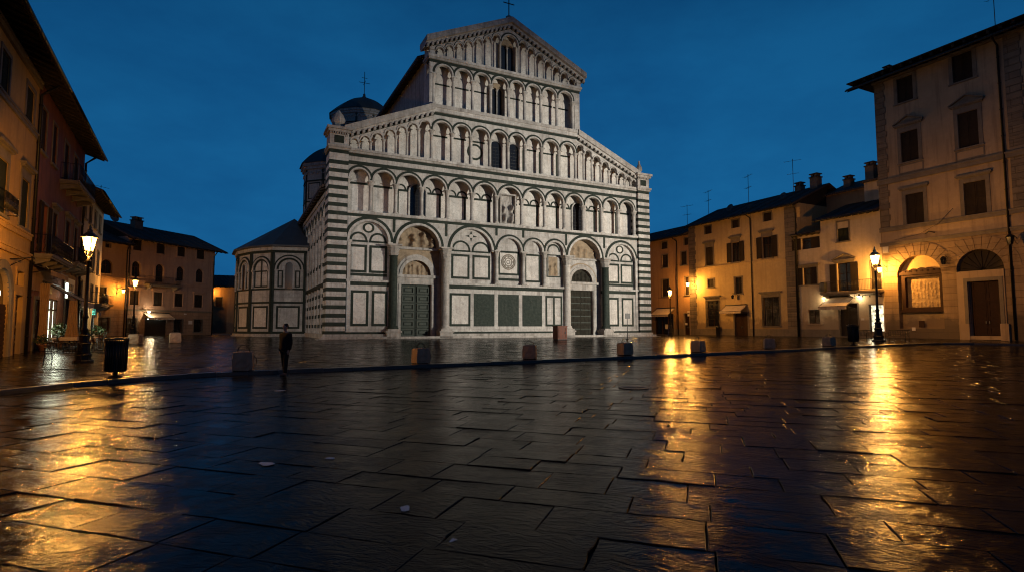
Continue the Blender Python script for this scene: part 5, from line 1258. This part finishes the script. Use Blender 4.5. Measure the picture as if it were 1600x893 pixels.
# ------------------------------------------------------------------ street furniture
def make_lamp():
    o = thing('street_lamp', '', 'street lamp')
    b = MB('wrought_iron'); b.lathe([(.40, 0), (.40, .10), (.30, .16), (.30, .30), (.34, .36), (.26, .44), (.24, .80), (.28, .86), (.20, .94), (.19, 1.18), (.23, 1.24), (.13, 1.34)], 0, 0, 0, 8, None, False, R(22.5)); b.build('base', o)
    p = MB('wrought_iron'); prof = [(.12, 1.3), (.12, 1.45), (.16, 1.5), (.11, 1.56), (.095, 2.0), (.13, 2.05), (.13, 2.1), (.085, 2.18), (.06, 4.55), (.10, 4.6), (.10, 4.66), (.05, 4.72), (.06, 4.86)]
    p.lathe(prof, 0, 0, 0, 10); p.build('post', o)
    a = MB('wrought_iron')                       # cradle and lantern cage
    for k in range(4):
        t = PI / 4 + PI / 2 * k; c, s = math.cos(t), math.sin(t)
        a.tube([(0, 0, 4.8), (.13 * c, .13 * s, 4.92), (.165 * c, .165 * s, 5.1)], .018, 5); a.tube([(.165 * c, .165 * s, 5.1), (.295 * c, .295 * s, 5.72)], .02, 4)
    for z, r in ((5.1, .165), (5.72, .295)): a.tube([(r * math.cos(PI / 4 + PI / 2 * k), r * math.sin(PI / 4 + PI / 2 * k), z) for k in range(4)], .02, 4, None, True)
    a.build('lantern_frame', o)
    r = MB('wrought_iron'); r.lathe([(.345, 5.72), (.33, 5.77), (.17, 5.93), (.11, 5.96), (.10, 6.04), (.12, 6.06), (.05, 6.13), (.06, 6.2), (.02, 6.32)], 0, 0, 0, 8, None, False, R(22.5)); r.build('lantern_roof', o)
    g = MB('lamp_glass'); vs = [(q * math.cos(PI / 4 + PI / 2 * k), q * math.sin(PI / 4 + PI / 2 * k), z) for z, q in ((5.11, .155), (5.71, .283)) for k in range(4)]
    g.add(vs, [(k, (k + 1) % 4, 4 + (k + 1) % 4, 4 + k) for k in range(4)]); g.build('lantern_glass', o)
    u = MB('lamp_core'); u.lathe([(.01, -.11), (.03, -.06), (.035, .02), (.015, .08)], 0, 0, 5.42, 8); u.build('bulb', o)
    light('street_light', 'POINT', (0, 0, 5.40), 3000, WARM, o, .10)
    return o
lamps = [((-18.75, 24.5), .96, 'tall lit iron lamp post with benches at its foot near the cafe', 8, 1.4), ((-38.2, 56.3), 1.0, 'distant lit lamp post in front of the pink house', 20, .45),
         ((28.2, 43.0), 1.16, 'tall lit iron lamp post beside the palazzo with a bench at its foot', 12, 1.25), ((18.75, 66.0), .93, 'slim lit lamp post in front of the orange house beside the church', 0, 1.0)]
lp = make_lamp()
for i, ((x, y), s, lab, rz, pw) in enumerate(lamps):
    o = lp if i == 0 else copy_tree(lp)
    o.location = (x, y, gu(y) - .005); o.scale = (s, s, s); o.rotation_euler.z = R(rz); o['label'] = lab; o['group'] = 'lit street lamps of the square'
    for c_ in kids(o):
        if c_.type == 'LIGHT': c_.data = c_.data.copy(); c_.data.energy = 3000 * pw

def make_block():
    o = thing('stone_block', '', 'stone bollard')
    bm = MB('block_stone'); r_ = random.Random(4); s = .33
    n = 5; vs = {}; V_ = []; F_ = []
    def P(i, j, k):
        key = (i, j, k)
        if key not in vs:
            x, y, z = [(a / n * 2 - 1) for a in (i, j, k)]
            q = .96 - .05 * ((abs(x) > .99) + (abs(y) > .99) + (abs(z) > .99) > 1) - .03 * ((abs(x) > .99) + (abs(y) > .99) + (abs(z) > .99) > 2)
            e = lambda: r_.uniform(-.012, .012)
            vs[key] = len(V_); V_.append((x * s * q * (1 + .03 * (1 - z)) + e(), y * s * q * (1 + .03 * (1 - z)) + e(), (z * q + .96) * s * 1.03 + e() * (k > 0)))
        return vs[key]
    for a in range(n):
        for b in range(n):
            F_ += [(P(a, b, n), P(a + 1, b, n), P(a + 1, b + 1, n), P(a, b + 1, n)), (P(a, b, 0), P(a, b + 1, 0), P(a + 1, b + 1, 0), P(a + 1, b, 0)), (P(a, 0, b), P(a + 1, 0, b), P(a + 1, 0, b + 1), P(a, 0, b + 1)),
                   (P(a, n, b), P(a, n, b + 1), P(a + 1, n, b + 1), P(a + 1, n, b)), (P(0, a, b), P(0, a, b + 1), P(0, a + 1, b + 1), P(0, a + 1, b)), (P(n, a, b), P(n, a + 1, b), P(n, a + 1, b + 1), P(n, a, b + 1))]
    bm.add(V_, F_); bm.build('block', o)
    for k, (yy) in enumerate((-.05, .06)):        # iron ring standing on top
        q = MB('wrought_iron'); q.tube([(-.2 + .02 * k, yy, .64), (-.17, yy * .8, .76), (-.07 - .03 * k, yy * .3, .86), (.05, 0, .86), (.16, yy * .7, .77), (.2, yy, .64)], .013, 6); q.build('iron_ring', o)
    q = MB('wrought_iron'); q.tube([(.33, -.1, .52), (.42, -.12, .4), (.42, -.12, .22), (.34, -.1, .12)], .013, 6); q.build('side_ring', o)
    return o
bk_ = make_block()
blocks = [(-9.75, 20.35, 1.05, 20, 'rough tan stone block with iron rings near the walking person'), (-3.95, 24.3, 1.0, 33, 'small orange brown stone block on the kerb below the left portal'), (.85, 27.0, 1.0, -8, 'dark stone block with a tall iron hoop below the middle of the church'),
          (5.95, 29.5, .98, 25, 'stone block by the thin sign post, below the right portal'), (10.5, 31.6, .98, 40, 'stone block standing in the yellow lamp reflection before the barred window'), (16.0, 34.8, .95, -15, 'stone block with a side ring in front of the yellow house'), (21.3, 37.6, .95, 28, 'low dark stone block beside the right litter bin'),
          (-26.6, 39.5, 1.1, 10, 'stone block near the distant left lamp post'), (-25.0, 41.5, 1.15, 35, 'rounder stone block farther back by the pink house garage')]
for i, (x, y, s, rz, lab) in enumerate(blocks):
    o = bk_ if i == 0 else copy_tree(bk_); o.location = (x, y, gu(y) - .004); o.scale = (s, s, s * 1.0); o.rotation_euler.z = R(rz); o['label'] = lab; o['group'] = 'stone blocks along the kerb'

def make_bin():
    o = thing('litter_bin', '', 'litter bin'); b = MB('bin_metal'); n = 26
    b.lathe([(.255, .18), (.275, .98)], 0, 0, 0, 26, None, False); b.build('body', o)
    s = MB('bin_metal')
    for k in range(n):
        a = 2 * PI * k / n; c, q = math.cos(a), math.sin(a); s.tube([(.285 * c, .285 * q, .17), (.305 * c, .305 * q, .98)], .02, 4)
    s.lathe([(.25, .15), (.29, .16), (.29, .2), (.25, .2)], 0, 0, 0, 20); s.build('slat', o)
    r = MB('bin_metal'); r.lathe([(.28, 1.0), (.335, 1.0), (.345, 1.03), (.33, 1.06), (.28, 1.06)], 0, 0, 0, 26)
    for k in range(24):
        a = 2 * PI * k / 24; c, q = math.cos(a), math.sin(a); r.tube([(.305 * c, .305 * q, .86), (.325 * c, .325 * q, 1.01)], .014, 4)
    r.build('rim', o)
    f = MB('wrought_iron'); f.lathe([(.20, 0), (.20, .03), (.06, .05), (.05, .2)], 0, 0, 0, 14); f.build('pedestal', o)
    return o
bn = make_bin()
for i, (x, y, s, lab, rz) in enumerate(((-12.15, 17.35, 1.16, 'black slatted litter bin standing on the near left kerb', 0), (23.75, 38.9, 1.3, 'black litter bin in front of the white house door', 9))):
    o = bn if i == 0 else copy_tree(bn); o.location = (x, y, gu(y) - .004) if i else (x - .35, y + .35, gu(y) - .004); o.scale = (s * .84, s * .84, s); o.rotation_euler.z = R(rz); o['label'] = lab; o['group'] = 'litter bins of the square'

def make_bench():
    o = thing('iron_bench', '', 'bench')
    st_ = MB('wrought_iron')
    for k in range(6): st_.box(-.75, .75, -.22 + k * .075, -.165 + k * .075, .43, .455)
    st_.build('seat', o)
    b = MB('wrought_iron')
    for k in range(13): x = -.72 + k * .12; b.tube([(x, .24, .46), (x, .27, .65), (x, .33, .86)], .014, 5)
    b.tube([(-.75, .33, .87), (.75, .33, .87)], .022, 6); b.tube([(-.75, .25, .52), (.75, .25, .52)], .018, 6); b.build('backrest', o)
    for x in (-.72, .72):
        l = MB('wrought_iron'); l.tube([(x, -.2, .44), (x, -.25, .2), (x, -.24, 0)], .022, 6); l.tube([(x, .24, .46), (x, .26, .2), (x, .3, 0)], .022, 6); l.tube([(x, -.22, .43), (x, .24, .43)], .02, 6); l.build('leg', o)
        a = MB('wrought_iron'); a.tube([(x, .29, .66), (x, 0, .68), (x, -.2, .64), (x, -.22, .44)], .02, 6); a.build('armrest', o)
    return o
be = make_bench()
for i, (x, y, rz, lab) in enumerate(((-19.35, 24.35, 188, 'black iron bench left of the big lamp post, facing the square'), (-18.35, 25.2, 15, 'black iron bench just right of the big lamp post'), (27.0, 43.3, 190, 'iron bench left of the lamp post by the palazzo'), (29.9, 43.4, 172, 'iron bench right of the lamp post by the palazzo'))):
    o = be if i == 0 else copy_tree(be); o.location = (x, y, gu(y)); o.rotation_euler.z = R(rz); o['label'] = lab; o['group'] = 'iron benches by the lamps'

# rusty box and thin sign post before the right portal
o = thing('metal_box', 'rust red metal cabinet standing by the right portal of the church', 'cabinet', (4.0, 46.6, gu(46.6)), R(26.5))
b = MB('rusty_metal'); b.box(-.45, .45, -.4, .4, .05, 1.1); b.box(-.42, .42, -.37, .37, 0, .05, 'wrought_iron'); b.build('body', o)
b = MB('rusty_metal'); b.box(-.49, .49, -.44, .44, 1.1, 1.16); b.build('lid', o)
b = MB('rusty_metal'); b.frame(-.36, .36, .15, 1.02, .04, -.43, -.4); b.box(.24, .3, -.45, -.4, .5, .68, 'wrought_iron'); b.build('door_panel', o)
o = thing('sign_post', 'thin post with a small square plate in front of the right end of the church', 'sign post', (9.75, 47.2, gu(47.2)), R(26))
b = MB('wrought_iron'); b.tube([(0, 0, 0), (0, 0, 2.2)], .03, 8); b.lathe([(.16, 0), (.16, .03), (.04, .06)], 0, 0, 0, 12); b.build('post', o)
b = MB('wrought_iron'); b.box(-.24, .24, -.05, -.02, 1.75, 2.2); b.frame(-.24, .24, 1.75, 2.2, .03, -.06, -.05, 'wrought_iron'); b.build('sign_plate', o)
# iron cover in the lower paving
m = MB('wrought_iron'); m.lathe([(.42, .0), (.42, .012)], 0, 0, 0, 28, None, False)
for k in range(8):
    a = PI * k / 8; m.box(-.3, .3, -.012, .012, .012, .02)
o = m.build('manhole_cover', None, (3.4, 15.7, gz(15.7) + .006)); tag(o, 'round iron manhole cover let into the lower paving', 'manhole cover')
# scraps of paper and fallen leaves
r_ = random.Random(6)
for i, (x, y, s, lab) in enumerate(((-3.05, 7.05, .10, 'pale crumpled scrap lying on the wet slabs, left of centre'), (-2.35, 7.35, .06, 'tiny paper bit close to the larger pale scrap'), (-1.0, 5.35, .06, 'small white paper scrap on the paving at centre'), (-.47, 4.57, .035, 'tiny white scrap nearest the camera'), (-6.2, 15.0, .10, 'white scrap lying alone on the slabs below the walking person'))):
    m = MB('paper'); n = 9; vs = [(0, 0, .006)]
    for k in range(n):
        a = 2 * PI * k / n; q = s * r_.uniform(.55, 1.1); vs.append((q * 1.5 * math.cos(a), q * math.sin(a), .003 + r_.uniform(0, .006)))
    m.add(vs, [(0, 1 + k, 1 + (k + 1) % n) for k in range(n)]); m.add([(v_[0], v_[1], v_[2] - .002) for v_ in vs], [(0, 1 + (k + 1) % n, 1 + k) for k in range(n)])
    o = m.build('paper_scrap', None, (x, y, gz(y) + .002), r_.uniform(0, 3)); tag(o, lab, 'paper scrap', 'scraps on the paving')

# ------------------------------------------------------------------ the cafe by the red house
def lpos(u, n): x, y = L0[0] + LU[0] * u + .867 * n, L0[1] + LU[1] * u + .4985 * n; return (x, y, gu(y))
LN = LA
cf = thing('cafe_awning', 'tan cafe awning with gathered side curtains under the balconies', 'awning', lpos(8.0, 0), LN)
m = MB('awning_cloth'); n = 8; vs = []
for i in range(n + 1):
    t = i / n; y = -2.0 * t; z = 4.15 - 1.15 * t - .08 * math.sin(PI * t); vs += [(0, y, z), (5.6, y, z)]
m.add(vs, [(2 * i, 2 * i + 1, 2 * i + 3, 2 * i + 2) for i in range(n)]); m.build('canopy', cf)
m = MB('white_awning_cloth'); k = 46; vs = []
for i in range(k + 1): u = 5.6 * i / k; e = .02 * math.sin(i * 1.7); vs += [(u, -2.0 + e, 3.0), (u, -2.02 + e * 1.5, 2.62 + .03 * math.sin(i * 1.3))]
m.add(vs, [(2 * i, 2 * i + 2, 2 * i + 3, 2 * i + 1) for i in range(k)]); m.build('valance', cf)
f = MB('grey_metal')
for u in (.0, 5.6): f.tube([(u, -.05, 4.12), (u, -2.0, 2.98)], .03, 6); f.tube([(u, -2.0, 0), (u, -2.0, 3.0)], .03, 6)
f.tube([(0, -2.0, 2.99), (5.6, -2.0, 2.99)], .03, 6); f.tube([(0, -.05, 4.13), (5.6, -.05, 4.13)], .05, 6); f.build('frame', cf)
def curtain(x, y, z0, z1, wt, wm, wb, seed, ax):
    m = MB('curtain_cloth'); r_ = random.Random(seed); K, N = 22, 14; vs = []
    for j in range(N + 1):
        t = j / N; z = z1 + (z0 - z1) * t; w = (wt + (wm - wt) * min(1, t / .6)) if t < .6 else wm + (wb - wm) * (t - .6) / .4
        for i in range(K + 1):
            s = i / K; f_ = .07 * math.sin(s * 30 + seed) * (.5 + .5 * t); a, b = (s - .5) * w, f_
            vs.append((x + a, y + b, z) if ax == 0 else (x + b, y + a, z))
    m.add(vs, [(j * (K + 1) + i, j * (K + 1) + i + 1, (j + 1) * (K + 1) + i + 1, (j + 1) * (K + 1) + i) for j in range(N) for i in range(K)], None, True); m.build('curtain', cf)
curtain(-.45, -.28, .3, 3.95, .5, .35, .5, 1, 1); curtain(.02, -1.62, .15, 3.0, .4, .55, .95, 2, 1); curtain(5.5, -1.7, .2, 2.95, .5, .3, .6, 3, 1)
def make_chair():
    o = thing('cafe_chair', '', 'chair'); m = MB('brown_wood'); m.box(-.21, .21, -.21, .21, .44, .475); m.build('seat', o)
    m = MB('brown_wood'); m.tube([(-.19, .2, .46), (-.18, .26, .9), (.18, .26, .9), (.19, .2, .46)], .018, 6)
    for z in (.6, .74): m.tube([(-.18, .22 + (z - .46) * .12, z), (.18, .22 + (z - .46) * .12, z)], .014, 5)
    m.build('backrest', o)
    for x in (-.19, .19):
        for y in (-.19, .19): m = MB('grey_metal'); m.tube([(x, y, .45), (x * 1.12, y * 1.15, 0)], .015, 5); m.build('leg', o)
    return o
c0 = make_chair()
ch_spots = [(6.4, 1.2, 30, 'chair nearest the ochre house door at the cafe'), (7.9, 2.1, 190, 'chair facing the shop window by the left curtain'), (9.2, 2.7, 170, 'chair at the front table, before the flower pot'), (10.9, 2.8, 200, 'chair between the cafe curtain and the bench'), (9.6, .9, 10, 'chair against the lit shopfront'), (12.4, 2.6, 175, 'chair at the far end of the cafe terrace')]
for i, (u, n, rz, lab) in enumerate(ch_spots):
    o = c0 if i == 0 else copy_tree(c0); o.location = lpos(u, n); o.rotation_euler.z = LN + R(rz); o['label'] = lab; o['group'] = 'cafe chairs'
def make_table():
    o = thing('cafe_table', '', 'table'); m = MB('brown_wood'); m.box(-.4, .4, -.4, .4, .72, .75); m.build('table_top', o)
    m = MB('wrought_iron'); m.lathe([(.25, 0), (.25, .02), (.03, .05), (.03, .7), (.15, .72)], 0, 0, 0, 10); m.build('pedestal', o); 
    m = MB('table_cloth'); vs = []
    for z, q, k in ((.757, .41, 0), (.755, .42, 0), (.56, .43, 1)):
        for i in range(24):
            a = 2 * PI * i / 24; r = q / max(abs(math.cos(a)), abs(math.sin(a))) * (1 + .03 * k * math.sin(i * 2.6)); vs.append((r * math.cos(a), r * math.sin(a), z - .03 * k * (i % 2)))
    m.add(vs, [tuple(range(24))] + [(j * 24 + i, j * 24 + (i + 1) % 24, (j + 1) * 24 + (i + 1) % 24, (j + 1) * 24 + i) for j in range(2) for i in range(24)]); m.build('tablecloth', o)
    return o
tb0 = make_table()
for i, (u, n, lab) in enumerate(((6.9, 1.7, 'cafe table with a pale cloth left of the curtain'), (9.6, 1.9, 'cafe table with a pale cloth in front of the lit shop window'), (11.6, 1.9, 'cafe table with a pale cloth behind the front curtain'))):
    o = tb0 if i == 0 else copy_tree(tb0); o.location = lpos(u, n); o.rotation_euler.z = LN + R(7 * i); o['label'] = lab; o['group'] = 'cafe tables'
def make_plant(seed):
    o = thing('potted_plant', '', 'plant'); m = MB('terracotta'); m.lathe([(.16, 0), (.24, .36), (.27, .37), (.27, .42), (.2, .42)], 0, 0, 0, 14); m.build('pot', o)
    m = MB('leaf_green'); r_ = random.Random(seed)
    for k in range(170):
        th, ph = r_.uniform(0, 2 * PI), r_.uniform(-.3, 1.4); q = r_.uniform(.15, .45); c = Vector((q * math.cos(th) * math.cos(ph), q * math.sin(th) * math.cos(ph), .62 + q * math.sin(ph) * 1.1))
        d = Vector((r_.gauss(0, 1), r_.gauss(0, 1), r_.gauss(.3, .8))).normalized(); e = d.cross(Vector((r_.gauss(0, 1), r_.gauss(0, 1), r_.gauss(0, 1)))).normalized(); l = r_.uniform(.06, .12)
        m.add([c - d * l, c + e * l * .4, c + d * l, c - e * l * .4], [(0, 1, 2, 3)])
    for k in range(9): a = 2 * PI * k / 9; m.tube([(0, 0, .4), (.12 * math.cos(a), .12 * math.sin(a), .65), (.26 * math.cos(a), .26 * math.sin(a), .85)], .01, 4)
    m.build('foliage', o); return o
for i, (u, n, s, lab) in enumerate(((8.6, 2.3, 1.1, 'leafy potted plant in front of the lit shop window'), (10.3, .6, 1.4, 'taller potted plant against the cafe shopfront'), (6.0, .6, .9, 'small potted plant beside the ochre house door'), (13.9, 2.2, 1.2, 'potted plant at the far end of the cafe terrace'))):
    o = make_plant(i); o.location = lpos(u, n); o.scale = (s, s, s); o['label'] = lab; o['group'] = 'potted plants of the cafe'

# ------------------------------------------------------------------ the walking person
def skin_mesh(name, mats, chains, parent, sub=2):
    """chains of (x, y, z, rx, ry) joints; a chain starting with an index tuple grows from an existing joint"""
    me = bpy.data.meshes.new(name); vs, es, rad = [], [], []; ids = {}
    for ch_ in chains:
        prev = None
        for j in ch_:
            if isinstance(j, str): prev = ids[j]; continue
            nm = j[5] if len(j) > 5 else None
            vs.append(j[:3]); rad.append((j[3], j[4])); k = len(vs) - 1
            if nm: ids[nm] = k
            if prev is not None: es.append((prev, k))
            prev = k
    me.from_pydata(vs, es, []); o = bpy.data.objects.new(name, me); C.objects.link(o)
    s = o.modifiers.new('skin', 'SKIN'); s.use_smooth_shade = True
    for i, v_ in enumerate(me.skin_vertices[0].data): v_.radius = rad[i]; v_.use_root = (i == 0)
    if sub: q = o.modifiers.new('sub', 'SUBSURF'); q.levels = q.render_levels = sub
    for m in mats: me.materials.append(M[m])
    if parent: o.parent = parent
    dg = bpy.context.evaluated_depsgraph_get(); new = bpy.data.meshes.new_from_object(o.evaluated_get(dg)); o.modifiers.clear(); o.data = new
    new.materials.clear() if len(new.materials) != len(mats) else None
    if not new.materials:
        for m in mats: new.materials.append(M[m])
    for p in new.polygons: p.use_smooth = True
    return o
pp = thing('person', 'person in a dark jacket and cap standing at the kerb with arms at the sides', 'person', (-7.95, 19.62, gz(19.6)), R(-35))
SC = 1.03
body = [[(0, 0, .95, .13, .10, 'hip'), (0, .0, 1.10, .125, .095), (0, .005, 1.28, .15, .105, 'chest'), (0, .0, 1.42, .10, .08, 'neckb'), (0, -.01, 1.50, .052, .055), (0, -.015, 1.56, .055, .06), (0, -.02, 1.63, .075, .095), (0, -.015, 1.70, .07, .09), (0, -.01, 1.745, .035, .045)]]
for s_ in (-1, 1):
    f = .06 if s_ < 0 else -.05
    body.append(['hip', (s_ * .10, 0, .88, .09, .09), (s_ * .105, f * .4 - .01, .50, .058, .06), (s_ * .105, f + .03, .10, .038, .04), (s_ * .107, f - .03, .045, .036, .034), (s_ * .115, f - .15, .03, .032, .022)])
    body.append(['neckb', (s_ * .17, .01, 1.40, .058, .06), (s_ * .215, .025, 1.13, .043, .045), (s_ * .225, -.01, .90, .03, .032), (s_ * .226, -.03, .83, .02, .035, 'palm%d' % s_)])
    for k in range(4): body.append(['palm%d' % s_, (s_ * .228, -.055 + k * .019, .775, .0085, .0085), (s_ * .224, -.06 + k * .02, .745 - .004 * (k in (1, 2)), .008, .008), (s_ * .214, -.058 + k * .02, .725 - .006 * (k in (1, 2)), .007, .007)])
    body.append(['palm%d' % s_, (s_ * .222, -.068, .81, .0095, .0095), (s_ * .214, -.082, .785, .008, .008)])
skin_mesh('body', ['skin'], body, pp)
jk = [[(0, .0, .80, .20, .16, 'h'), (0, 0, .98, .215, .175), (0, .01, 1.2, .235, .18), (0, .015, 1.36, .20, .15, 'n'), (0, .0, 1.45, .085, .085), (0, -.005, 1.50, .075, .08)]]
for s_ in (-1, 1): jk.append(['n', (s_ * .20, .01, 1.385, .095, .095), (s_ * .25, .03, 1.13, .085, .088), (s_ * .245, 0, .93, .065, .068), (s_ * .24, -.01, .86, .058, .06)])
skin_mesh('jacket', ['jacket_cloth'], jk, pp)
tr_ = [[(0, 0, .93, .15, .12, 'h')]]
for s_ in (-1, 1):
    f = .06 if s_ < 0 else -.05
    tr_.append(['h', (s_ * .098, 0, .82, .105, .11), (s_ * .105, f * .4 - .01, .50, .078, .082), (s_ * .105, f + .02, .14, .062, .066), (s_ * .105, f + .02, .08, .06, .064)])
skin_mesh('trousers', ['trouser_cloth'], tr_, pp)
for s_ in (-1, 1):
    f = .06 if s_ < 0 else -.05
    skin_mesh('shoe', ['shoe_leather'], [[(s_ * .107, f + .05, .05, .048, .048), (s_ * .109, f - .06, .045, .05, .042), (s_ * .115, f - .17, .036, .042, .032)]], pp)
skin_mesh('hair', ['hair'], [[(0, .035, 1.60, .072, .075), (0, .02, 1.68, .084, .092), (0, -.005, 1.735, .082, .088), (0, -.012, 1.765, .05, .06)]], pp)
fc = MB('skin', 'hair')                          # nose, ears, eyes and mouth
fc.lathe([(.004, .028), (.013, 0), (.009, -.008)], 0, -.112, 1.635, 8, 'skin')
for s_ in (-1, 1):
    fc.lathe([(.006, -.028), (.018, -.01), (.02, .012), (.008, .03)], s_ * .078, -.005, 1.64, 8, 'skin'); fc.lathe([(.004, -.005), (.011, 0), (.004, .005)], s_ * .032, -.108, 1.655, 8, 'hair')
fc.box(-.024, .024, -.108, -.1, 1.597, 1.603, 'hair'); fc.build('face', pp)
pp.scale = (SC, SC, SC)
# ------------------------------------------------------------------ sky, flood light, camera
w = bpy.data.worlds.new('World'); sc.world = w; w.use_nodes = True; nt = w.node_tree
bg = nt.nodes['Background']
tc = nd(nt, 'ShaderNodeTexCoord'); sep = nd(nt, 'ShaderNodeSeparateXYZ'); nt.links.new(tc.outputs['Generated'], sep.inputs[0])
r = nt.nodes.new('ShaderNodeValToRGB'); r.color_ramp.elements.remove(r.color_ramp.elements[1])
for i, (p, c) in enumerate(((0, (.0080, .107, .285)), (.2, (.0065, .096, .262)), (.42, (.0050, .079, .222)), (.62, (.0028, .046, .135)), (1, (.001, .017, .05)))):
    e = r.color_ramp.elements[0] if i == 0 else r.color_ramp.elements.new(p)
    e.position = p; e.color = rgba(c)
nt.links.new(sep.outputs[2], r.inputs[0])
# the afterglow is behind the church: the sky at the photographer's back is already night
back = ramp(nt, sep.outputs[1], -.1, .95, (.60, .60, .60), (1, 1, 1))
cl = ramp(nt, noise(nt, tc.outputs['Generated'], 1.6, 6, .62, (1, 1, 2.4)), .36, .66, (.70, .72, .77), (1.22, 1.14, 1.06))
cc = mixc(nt, 1.0, mixc(nt, 1.0, r.outputs[0], cl, 'MULTIPLY'), back, 'MULTIPLY')
nt.links.new(cc, bg.inputs['Color']); bg.inputs['Strength'].default_value = 1.1
# the flood light that washes the church stands in front of the palazzo, just outside the picture
def aim(o, target):
    d = Vector(target) - o.location; o.rotation_euler = d.to_track_quat('-Z', 'Y').to_euler()
f1 = light('church_flood_and_fill', 'SPOT', (35.5, 29.0, 8.5), 88000, (1, .93, .80), None, .14, spot_size=R(53), spot_blend=.7); aim(f1, (2.6, 57.4, 11.5))
f2 = light('church_flood_and_fill', 'SPOT', (-12.8, 8, 12), 14000, (1, .95, .93), None, .15, spot_size=R(34), spot_blend=.6); aim(f2, (-23.5, 57, 7))  # added fill floating off to the left, brightens chapel and flank
# two more street lights of the square, well behind the photographer
light('street_light', 'POINT', (-17, -15, 7), 1000, WARM, None, .15); light('street_light', 'POINT', (18, -13, 7), 500, WARM, None, .15)
cam = bpy.data.cameras.new('camera'); co_ = bpy.data.objects.new('camera', cam); C.objects.link(co_); sc.camera = co_
co_.location = (0, 0, 1.7); co_.rotation_euler = (R(90) + math.atan(63.5 / 870), 0, 0); cam.sensor_width = 36; cam.lens = 36 * 870 / 1600; cam.clip_end = 3000; cam.clip_start = .05
vs_ = sc.view_settings; vs_.view_transform = 'Standard'; vs_.look = 'None'; vs_.exposure = 0; vs_.gamma = 1; vs_.use_curve_mapping = False
sc.render.engine = 'CYCLES'; sc.render.filter_size = 1.15; sc.cycles.pixel_filter_type = 'BLACKMAN_HARRIS'; sc.cycles.filter_width = 1.15
cy = sc.cycles; cy.use_denoising = True; cy.max_bounces = 5; cy.diffuse_bounces = 3; cy.glossy_bounces = 3; cy.transparent_max_bounces = 8; cy.sample_clamp_indirect = 4; cy.sample_clamp_direct = 0; cy.caustics_reflective = False; cy.caustics_refractive = False; cy.use_light_tree = True
